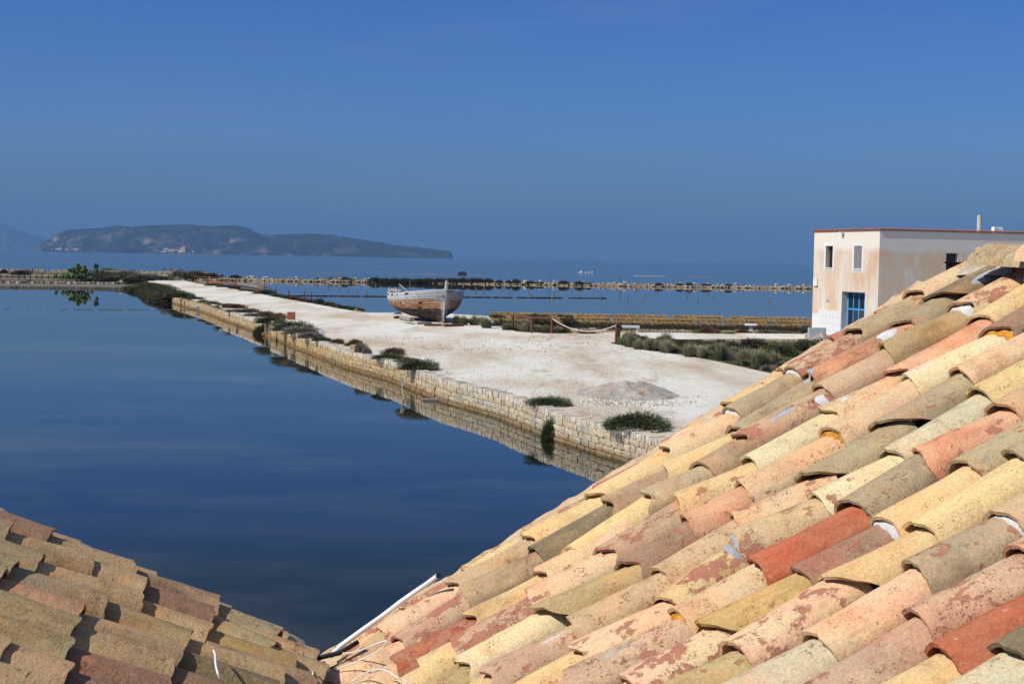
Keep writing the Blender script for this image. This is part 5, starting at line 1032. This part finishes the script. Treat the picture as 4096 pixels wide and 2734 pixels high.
LEFT = [[(0.124, 0.025, 'T1'), (0.031, 0.16, 'K1'), (-0.03, 0.40, 'M1'), (0.0, 0.72, 'T0'), (0.04, 1.017, 'V0')], [(0.287, 0.003, 'T0'), (0.256, 0.19, 'N0'), (0.158, 0.419, 'V1'), (0.162, 0.668, 'T0'), (0.157, 0.864, 'T0')], [(0.47, 0.061, 'B0'), (0.385, 0.131, 'W1'), (0.395, 0.432, 'T0'), (0.37, 0.678, 'T0'), (0.436, 1.009, 'G0')], [(0.568, 0.188, 'T0'), (0.608, 0.503, 'O0'), (0.584, 0.786, 'K0'), (0.614, 1.071, 'N0')], [(0.767, 0.221, 'D1'), (0.773, 0.54, 'T0'), (0.824, 0.843, 'S1'), (0.809, 1.088, 'N0')], [(0.972, 0.557, 'T0'), (0.98, 0.845, 'N0')], [(1.181, 0.562, 'V2'), (1.197, 0.843, 'N0')], [(1.398, 0.827, 'T0'), (1.407, 0.993, 'T0')]]
PAL = dict(P=((.64, .42, .26), (.62, .46, .27)), Y=((.63, .485, .235), (.62, .44, .23)), C=((.66, .57, .36), (.62, .54, .31)), K=((.42, .33, .195), (.35, .27, .17)), G=((.38, .295, .185), (.44, .35, .20)), B=((.36, .235, .155), (.50, .365, .20)),
           M=((.52, .37, .23), (.44, .28, .19)), D=((.165, .135, .085), (.30, .22, .12)), N=((.53, .475, .325), (.48, .41, .26)), T=((.52, .37, .205), (.48, .34, .20)), S=((.54, .265, .16), (.60, .37, .22)), R=((.38, .11, .055), (.43, .16, .085)), O=((.45, .345, .165), (.38, .28, .15)), V=((.33, .18, .12), (.30, .20, .13)), W=((.44, .28, .12), (.60, .40, .16)))
PATCH = [.08, .19, .245, .30]
def tile_mesh(seed, kind='whole', lean=0):
    r = random.Random(seed); NA, NL, Ln, th = 16, 9, .42, .0115; b = MB(); base = r.uniform(0, 99)
    def prof(a_, y, off):
        rr_ = (.099 - .020 * y / Ln) * (1 + .03 * noise.noise(Vector((a_ * 1.2, y * 4, base)))) - off; hh_ = (.082 - .010 * y / Ln) - off * .9
        x = rr_ * math.sin(a_); z = hh_ * (math.cos(a_)) - .082 + .0035 * noise.noise(Vector((a_ * 2.5, y * 9, base + 5)))
        return x, z
    for lay in (0, 1):
        for j in range(NL + 1):
            for i in range(NA + 1):
                a_ = (i / NA - .5) * math.pi * .98; y = Ln * j / NL; ed = .010 * noise.noise(Vector((a_ * 2.4, 0, base + 9))) + .006 * noise.noise(Vector((a_ * 7, 1, base))) + .003 * noise.noise(Vector((a_ * 17, 1, base)))
                if kind == 'broken': ed += max(0, a_ + .05) * .095 + .014 * noise.noise(Vector((a_ * 7, 3, base)))
                if kind == 'chip' and .2 < a_ < 1.1: ed += .03 * math.sin((a_ - .2) / .9 * math.pi)
                yy = ed + (Ln - ed) * j / NL; x, z = prof(a_, yy, th * lay); b.v.append((x, yy, z)); b.c.append((1, 1, 1))
    q = (NA + 1) * (NL + 1); W_ = NA + 1
    for j in range(NL):
        for i in range(NA):
            b.f.append((j * W_ + i, j * W_ + i + 1, (j + 1) * W_ + i + 1, (j + 1) * W_ + i)); b.f.append((q + j * W_ + i, q + (j + 1) * W_ + i, q + (j + 1) * W_ + i + 1, q + j * W_ + i + 1))
    for i in range(NA): b.f.append((i, q + i, q + i + 1, i + 1)); b.f.append((NL * W_ + i, NL * W_ + i + 1, q + NL * W_ + i + 1, q + NL * W_ + i))
    for j in range(NL): b.f.append((j * W_, (j + 1) * W_, q + (j + 1) * W_, q + j * W_)); b.f.append((j * W_ + NA, q + j * W_ + NA, q + (j + 1) * W_ + NA, (j + 1) * W_ + NA))
    me = b.mesh('tile', True); me.materials.append(M['clay']); me.set_sharp_from_angle(angle=math.radians(50)) if hasattr(me, 'set_sharp_from_angle') else None
    return me
TM = dict(w=[tile_mesh(i, 'chip' if i % 4 == 3 else 'whole') for i in range(8)], b=[tile_mesh(50 + i, 'broken') for i in range(3)])
def put_tile(rf, u, v_, code, nxt, lichen=0.0, sink=0.0, rough=0):
    kind = 'b' if 'b' in code[2:] else 'w'; me = random.choice(TM[kind]); o = bpy.data.objects.new('roof_tile', me); C.objects.link(o); o.parent = rf.root
    if nxt is None: d = rf.ev.copy(); dist = .29
    else:
        dv = nxt[1] - v_; d = (EU * (nxt[0] - u) + rf.ev * dv); dist = d.length; d.normalize()
        if dist < .17: d = (rf.ev + EU * .05 * random.uniform(-1, 1)).normalized(); dist = .29
    d = (d - rf.n * (.019 / max(.25, dist)) + EU * random.gauss(0, .008)).normalized()
    x = (EU * rf.sg); x = (x - d * x.dot(d)).normalized(); rl = random.gauss(0, .05); z = x.cross(d); x2 = x * math.cos(rl) + z * math.sin(rl); z2 = x2.cross(d)
    p_ = rf.pt(u, v_, -sink + random.uniform(-.002, .004)); o.matrix_world = frame(p_, x2, d, z2) @ Matrix.Diagonal((random.uniform(.97, 1.06), (dist + .085) / .42, random.uniform(.93, 1.06), 1))
    c1, c2 = PAL[code[0]]; f_ = random.uniform(.93, 1.07); sh = random.uniform(.95, 1.05)
    if lichen and code[0] == 'N': c1, c2 = (.43, .345, .19), (.35, .27, .15)
    if lichen: c1 = (c1[0] * .95, c1[1] * .94, c1[2] * .9); c2 = (c2[0] * .82, c2[1] * .80, c2[2] * .76)
    o['c1'] = (c1[0] * f_, c1[1] * f_ * sh, c1[2] * f_); o['c2'] = (c2[0] * f_, c2[1] * f_, c2[2] * f_)
    o['pr'] = (PATCH[int(code[1])] + rough, random.uniform(.25, .65) + (.15 if code[0] in 'MPTK' else 0), lichen if lichen else (.30 if code[0] in 'GKND' else random.uniform(0, .12)))
    # mortar or foam under the nose
    fl = [c for c in code[2:] if c in 'mfg']
    if fl:
        b = MB(); m_ = {'m': 'white_mortar', 'f': 'foam', 'g': 'grey_cement'}[fl[0]]; NA = 12; R_ = .083 if fl[0] != 'g' else .092; dd = -.012 if fl[0] != 'g' else -.02
        for rg, (fr, yy) in enumerate(((1.0, .03), (.97, .0 + dd * .3), (.72, dd), (.38, dd * 1.7), (.0, dd * 1.4))):
            for i in range(NA + 1):
                a_ = (i / NA - .5) * math.pi; nz = noise.noise(Vector((a_ * 3 + v_, rg * 2, u * 9))) * .008
                b.v.append((R_ * fr * math.sin(a_), yy + nz * 1.6, (R_ - .013) * fr * math.cos(a_) - .086 + nz)); b.c.append((1, 1, 1))
        b.f = [(r_ * (NA + 1) + i, (r_ + 1) * (NA + 1) + i, (r_ + 1) * (NA + 1) + i + 1, r_ * (NA + 1) + i + 1) for r_ in range(4) for i in range(NA)]
        g = b.build('mortar_fill', M[m_], rf.root, smooth=True); g.matrix_world = frame(p_, x2, d, z2)
    return o
allr = 'PYCKGBMTSNOPYTTP'
for ci_, colm in enumerate(RIGHT):
    u0, v0, _ = colm[0]; umid = sum(c[0] for c in colm) / len(colm); lst = list(colm); vv_ = v0; k_ = 0
    while vv_ > .06 and k_ < 3: vv_ -= .29; lst.insert(0, (umid + random.uniform(-.02, .02), vv_, (LOWR.get(ci_, random.choice(allr)) if k_ == 0 else random.choice(allr)) + '1')); k_ += 1
    vmax = 2.97; top = lst[-1][1]
    while top + .28 < vmax and top < 3.0 - .72 * max(0, umid - .4) + .95: top += .30; lst.append((umid + random.uniform(-.02, .02), top, random.choice(allr) + random.choice('012')))
    for i, (u, v_, cd) in enumerate(lst):
        if u < .3 and v_ < -.05: continue
        put_tile(RR, u, v_, cd, lst[i + 1] if i + 1 < len(lst) else None)
# verge row, half sunk in mortar
vg = [(-.15, .10, 'P3'), (-.16, .38, 'T3'), (-.17, .66, 'Y2'), (-.175, .95, 'T2'), (-.145, 1.27, 'S3'), (-.175, 1.60, 'P2'), (-.19, 1.90, 'Y1'), (-.20, 2.17, 'Y3'), (-.185, 2.42, 'S3'), (-.14, 2.62, 'S3'), (-.075, 2.835, 'V1')]
for i, (u, v_, cd) in enumerate(vg): put_tile(RR, u, v_, cd, vg[i + 1] if i + 1 < len(vg) else None, sink=.028 if i < 10 else .012, rough=.02)
vg2 = [(-.13, .10, 'T1'), (-.15, .33, 'K0'), (-.17, .62, 'T1'), (-.16, .92, 'K0')]
for i, (u, v_, cd) in enumerate(vg2): put_tile(RL, u, v_, cd, vg2[i + 1] if i + 1 < len(vg2) else None, lichen=.30, sink=.04)
for ci_, colm in enumerate(LEFT):
    lst = list(colm); umid = sum(c[0] for c in colm) / len(colm); v0 = lst[0][1]; k_ = 0
    while v0 > .12 and k_ < 3 and ci_ > 2: v0 -= .28; lst.insert(0, (umid + random.uniform(-.02, .02), v0, random.choice('TVDBK') + '1')); k_ += 1
    top = lst[-1][1]
    while top < 1.45: top += .28; lst.append((umid + random.uniform(-.02, .02), top, random.choice('TKNVG') + '0'))
    for i, (u, v_, cd) in enumerate(lst): put_tile(RL, u, v_, cd, lst[i + 1] if i + 1 < len(lst) else None, lichen=random.uniform(.22, .34))
for ci_ in (8, 9):
    for k_ in range(3): put_tile(RL, ci_ * .2, .92 + k_ * .28, random.choice('TKV') + '1', None, lichen=.3)

# roof bodies: underlay, gable mortar, walls
def slabmesh(rf, u0, u1, v0, v1, h0, h1, nu, nv, amp, name, mat, seed=0, side=True):
    b = MB(); g = [[rf.pt(u0 + (u1 - u0) * i / nu, v0 + (v1 - v0) * j / nv, h1 + amp * noise.fractal(rf.pt(u0 + (u1 - u0) * i / nu, v0 + (v1 - v0) * j / nv) * 9 + Vector((seed, 0, 0)), 1, 2, 4)) + EU * (amp * 1.4 * noise.noise(Vector((j * .9, seed, i)))) for i in range(nu + 1)] for j in range(nv + 1)]
    b.v = [tuple(p_) for r_ in g for p_ in r_]; W_ = nu + 1; b.f = [(j * W_ + i, j * W_ + i + 1, (j + 1) * W_ + i + 1, (j + 1) * W_ + i) for j in range(nv) for i in range(nu)]
    n0 = len(b.v); b.v += [tuple(g[j][0] + rf.n * (h0 - h1)) for j in range(nv + 1)]; b.f += [(j * W_, (j + 1) * W_, n0 + j + 1, n0 + j) for j in range(nv)]
    b.c = [(1, 1, 1)] * len(b.v); return b.build(name, mat, rf.root, smooth=False)
slabmesh(RR, -.12, 3.2, -.02, 3.02, -.2, -.098, 2, 2, 0, 'underlay', M['deck']); slabmesh(RL, -.12, 2.3, -.02, 1.75, -.2, -.098, 2, 2, 0, 'underlay', M['deck'])
k = MT('verge_mortar', .95, .1); v = k.coords('World'); f_ = k.noise(v, 7, 6, .7); col = k.mix(k.rng(f_, .35, .6), (.46, .30, .17), (.50, .40, .26)); col = k.mix(k.noise(v, 16, 6, .7, .54, .6), col, (.36, .17, .10)); col = k.mix(k.noise(v, 30, 5, .8, .62, .72), col, (.52, .47, .40)); k.color(col); k.bump(k.noise(v, 40, 6, .75), .9, .006); M['verge'] = k.m
slabmesh(RR, -.262, -.06, .02, 2.9, -.26, -.052, 8, 110, .012, 'verge_mortar', M['verge'], 1); slabmesh(RL, -.225, -.02, .02, 1.75, -.26, -.060, 8, 70, .010, 'verge_mortar', plain('grey_verge_mortar', (.36, .29, .20), .95, .35, 30, bump=.008), 4)
def lump(rf, u, v_, h, su, sv, sh, mat, name='mortar_lump', seed=0):
    b = MB(); nu, nv = 12, 10
    for j in range(nv + 1):
        for i in range(nu + 1):
            x, y = i / nu * 2 - 1, j / nv * 2 - 1; r_ = min(1, math.hypot(x, y)); nz = noise.fractal(Vector((x * 1.8 + seed, y * 1.8, seed * .7)), 1, 2, 4)
            b.v.append(tuple(rf.pt(u + x * su * (1 + .15 * nz), v_ + y * sv * (1 + .15 * nz), h + sh * (1 - r_ ** 2) * (1 + .5 * nz) - .03 * (r_ >= .99)))); b.c.append((1, 1, 1))
    b.f = [(j * (nu + 1) + i, j * (nu + 1) + i + 1, (j + 1) * (nu + 1) + i + 1, (j + 1) * (nu + 1) + i) for j in range(nv) for i in range(nu)]; return b.build(name, M[mat], rf.root, smooth=True)
def splash(rf, x, y, su, sv, sh, mat, seed):
    dg = bpy.context.evaluated_depsgraph_get(); hit, loc, nrm, *_ = scn.ray_cast(dg, EYE, ray(x, y).normalized())
    if not hit or (loc - EYE).length > 9: return
    b = MB(); nu, nv = 14, 14
    for j in range(nv + 1):
        for i in range(nu + 1):
            a_ = 2 * math.pi * i / nu; r_ = j / nv; nz = noise.fractal(Vector((math.cos(a_) * 1.6 + seed, math.sin(a_) * 1.6, seed)), 1, 2, 5)
            q = loc + EU * (math.cos(a_) * r_ * su * (1 + .3 * nz)) + rf.ev * (math.sin(a_) * r_ * sv * (1 + .3 * nz)); h2, l2, *_ = scn.ray_cast(dg, q + rf.n * .05, -rf.n)
            if not h2 or (l2 - q).length > .09: l2 = q - rf.n * .01
            b.v.append(tuple(l2 + rf.n * (sh * (1 - r_ ** 3) * (1 + .5 * noise.noise(q * 60)) - .0015 * (j == nv)))); b.c.append((1, 1, 1))
    b.f = [(j * (nu + 1) + i, j * (nu + 1) + i + 1, (j + 1) * (nu + 1) + i + 1, (j + 1) * (nu + 1) + i) for j in range(nv) for i in range(nu)]; return b.build('mortar_splash', M[mat], rf.root, smooth=True)
bpy.context.view_layer.update()
for i, (x, y, h, su, sv, sh, mt_) in enumerate([(3548, 1335, 0, .035, .04, .012, 'white_mortar'), (3950, 1100, 0, .022, .07, .008, 'grey_cement'), (3130, 1655, 0, .014, .06, .005, 'grey_cement'), (3288, 1600, 0, .024, .022, .006, 'white_mortar'), (3245, 1515, 0, .022, .035, .005, 'grey_cement'), (3380, 1595, 0, .012, .014, .006, 'white_mortar'), (2922, 2195, 0, .055, .016, .014, 'grey_cement'), (2210, 2550, 0, .006, .04, .004, 'white_mortar'), (2460, 2605, 0, .006, .05, .004, 'grey_cement'), (1812, 2215, 0, .012, .022, .006, 'white_mortar')]):
    splash(RR, x, y, su, sv, sh * .45, mt_, i * 3.1)
# ridge caps with mortar bed
VR = 3.03
for i in range(7):
    me = TM['w'][i].copy(); o = bpy.data.objects.new('ridge_tile', me); C.objects.link(o); o.parent = RR.root
    p_ = RR.pt(.235 + i * .33, VR, .060 + (.016 if i % 2 else 0)); y_ = (EU + Vector((0, 0, -.035))).normalized(); x_ = Vector((-y_.y, y_.x, 0)).normalized() * 1; x_ = y_.cross(Vector((0, 0, 1))).normalized(); z_ = x_.cross(y_)
    o.matrix_world = frame(p_, x_, y_, z_) @ Matrix.Diagonal((1.25, 1.02, 1.08, 1)); c1, c2 = PAL['KPYTMPY'[i]]; o['c1'] = c1; o['c2'] = c2; o['pr'] = (.15, .8, .1)
slabmesh(RR, -.02, 3.2, VR - .10, VR + .06, -.2, -.030, 70, 10, .011, 'ridge_mortar', M['mortar'], 6)
# gable walls under both roofs and the hidden slopes
b = MB(); ro = -EU * .25
def gv(rf, v_, h): return rf.pt(-.245, v_, h)
A_ = gv(RR, -.1, -.2); B_ = gv(RR, 3.02, -.2); Cc_ = gv(RL, -.1, -.2); D_ = gv(RL, 1.75, -.2); lo = -.4
base_ = [A_, B_, B_ + GD * 3 - Vector((0, 0, 1.7))]
b.add([Vector((A_.x, A_.y, lo)), A_, B_, base_[2], Vector((base_[2].x, base_[2].y, lo))], [(0, 1, 2, 3, 4)]); b.build('gable_wall', M['plaster'], RR.root)
b = MB(); b.add([Vector((Cc_.x, Cc_.y, lo)), Cc_, D_, Vector((D_.x, D_.y, lo))], [(0, 1, 2, 3)]); b.build('gable_wall', M['plaster'], RL.root)
b = MB(); q0 = RR.pt(-.25, VR, -.03); q1 = RR.pt(3.2, VR, -.03); dn = GD * 2.6 - Vector((0, 0, 1.5)); b.add([q0, q1, q1 + dn, q0 + dn], [(0, 1, 2, 3)]); b.build('hidden_slope', M['deck'], RR.root)

# pipe and cables on the roofs
def rp_(x, y, h): return RR.px(x, y, h)
b = MB(); pts_ = [rp_(1322, 2622, -.02), rp_(1365, 2580, -.005), rp_(1450, 2518, 0), rp_(1530, 2462, 0), rp_(1600, 2408, .01), rp_(1660, 2366, .02), rp_(1710, 2332, .03), rp_(1749, 2303, .045)]
b.tube(pts_, .0098, 12); cp = b.build('conduit_pipe', M['pvc'], smooth=True); tag(cp, 'white plastic conduit pipe lying up the edge of the sunny roof', 'pipe')
b = MB(); b.tube([pts_[-1] + (pts_[-1] - pts_[-2]).normalized() * .001, pts_[-1] + (pts_[-1] - pts_[-2]).normalized() * .012], .0088, 10); tag(b.build('pipe_plug', M['black_rubber']), 'black plug in the upper end of the white conduit pipe', 'plug')
def cable(pts_, lb, r_=.0024):
    n_ = len(pts_); out = []
    for i in range(n_ - 1):
        p0_, p1, p2, p3 = pts_[max(0, i - 1)], pts_[i], pts_[i + 1], pts_[min(n_ - 1, i + 2)]
        for k_ in range(5):
            t = k_ / 5; out.append(.5 * ((2 * p1) + (p2 - p0_) * t + (2 * p0_ - 5 * p1 + 4 * p2 - p3) * t * t + (3 * p1 - p0_ - 3 * p2 + p3) * t ** 3))
    out.append(pts_[-1]); b = MB(); b.tube(out, r_, 7); tag(b.build('white_cable', M['pvc'], smooth=True), lb, 'cable')
zz = lambda x, y: (1260 + x / 2.936, 2204 + y / 2.936)
cable([RL.px(1251, 2696, .01)] + [rp_(*zz(x, y), h) for x, y, h in ((0, 1310, .0), (60, 1240, .02), (180, 1195, .02), (400, 1190, .03), (560, 1150, .04), (700, 1090, .05), (825, 1050, .045), (832, 1075, .04), (790, 1125, .03), (700, 1190, .025), (560, 1262, .02), (420, 1320, .012), (300, 1365, .01), (255, 1395, .005), (236, 1430, -.01))], 'looped white cable between the pipe foot and the valley')
cable([rp_(*zz(x, y), h) for x, y, h in ((425, 1538, .0), (560, 1442, .012), (700, 1388, .03), (800, 1388, .04), (880, 1420, .04), (960, 1475, .03), (1040, 1510, .012), (1078, 1525, .01), (1050, 1570, .0))], 'white cable arching over the lowest sunny tiles')
zk = lambda x, y: (600 + x / 3.356, 2300 + y / 3.356)
cable([RL.px(*zk(x, y), h) for x, y, h in ((850, 1003, .02), (875, 1060, .02), (880, 1180, .015), (905, 1290, .01), (940, 1388, -.005))], 'short white cable end on the lichened tiles', .0034)
b = MB(); q = RL.px(1290, 2625, -.03); b.tube([q + Vector((-.05, 0, -.02)), q, q + Vector((.06, .02, .01)), q + Vector((.12, .06, .04))], .009, 8); tag(b.build('black_hose', M['black_rubber'], smooth=True), 'black hose end in the valley between the two roofs', 'hose')
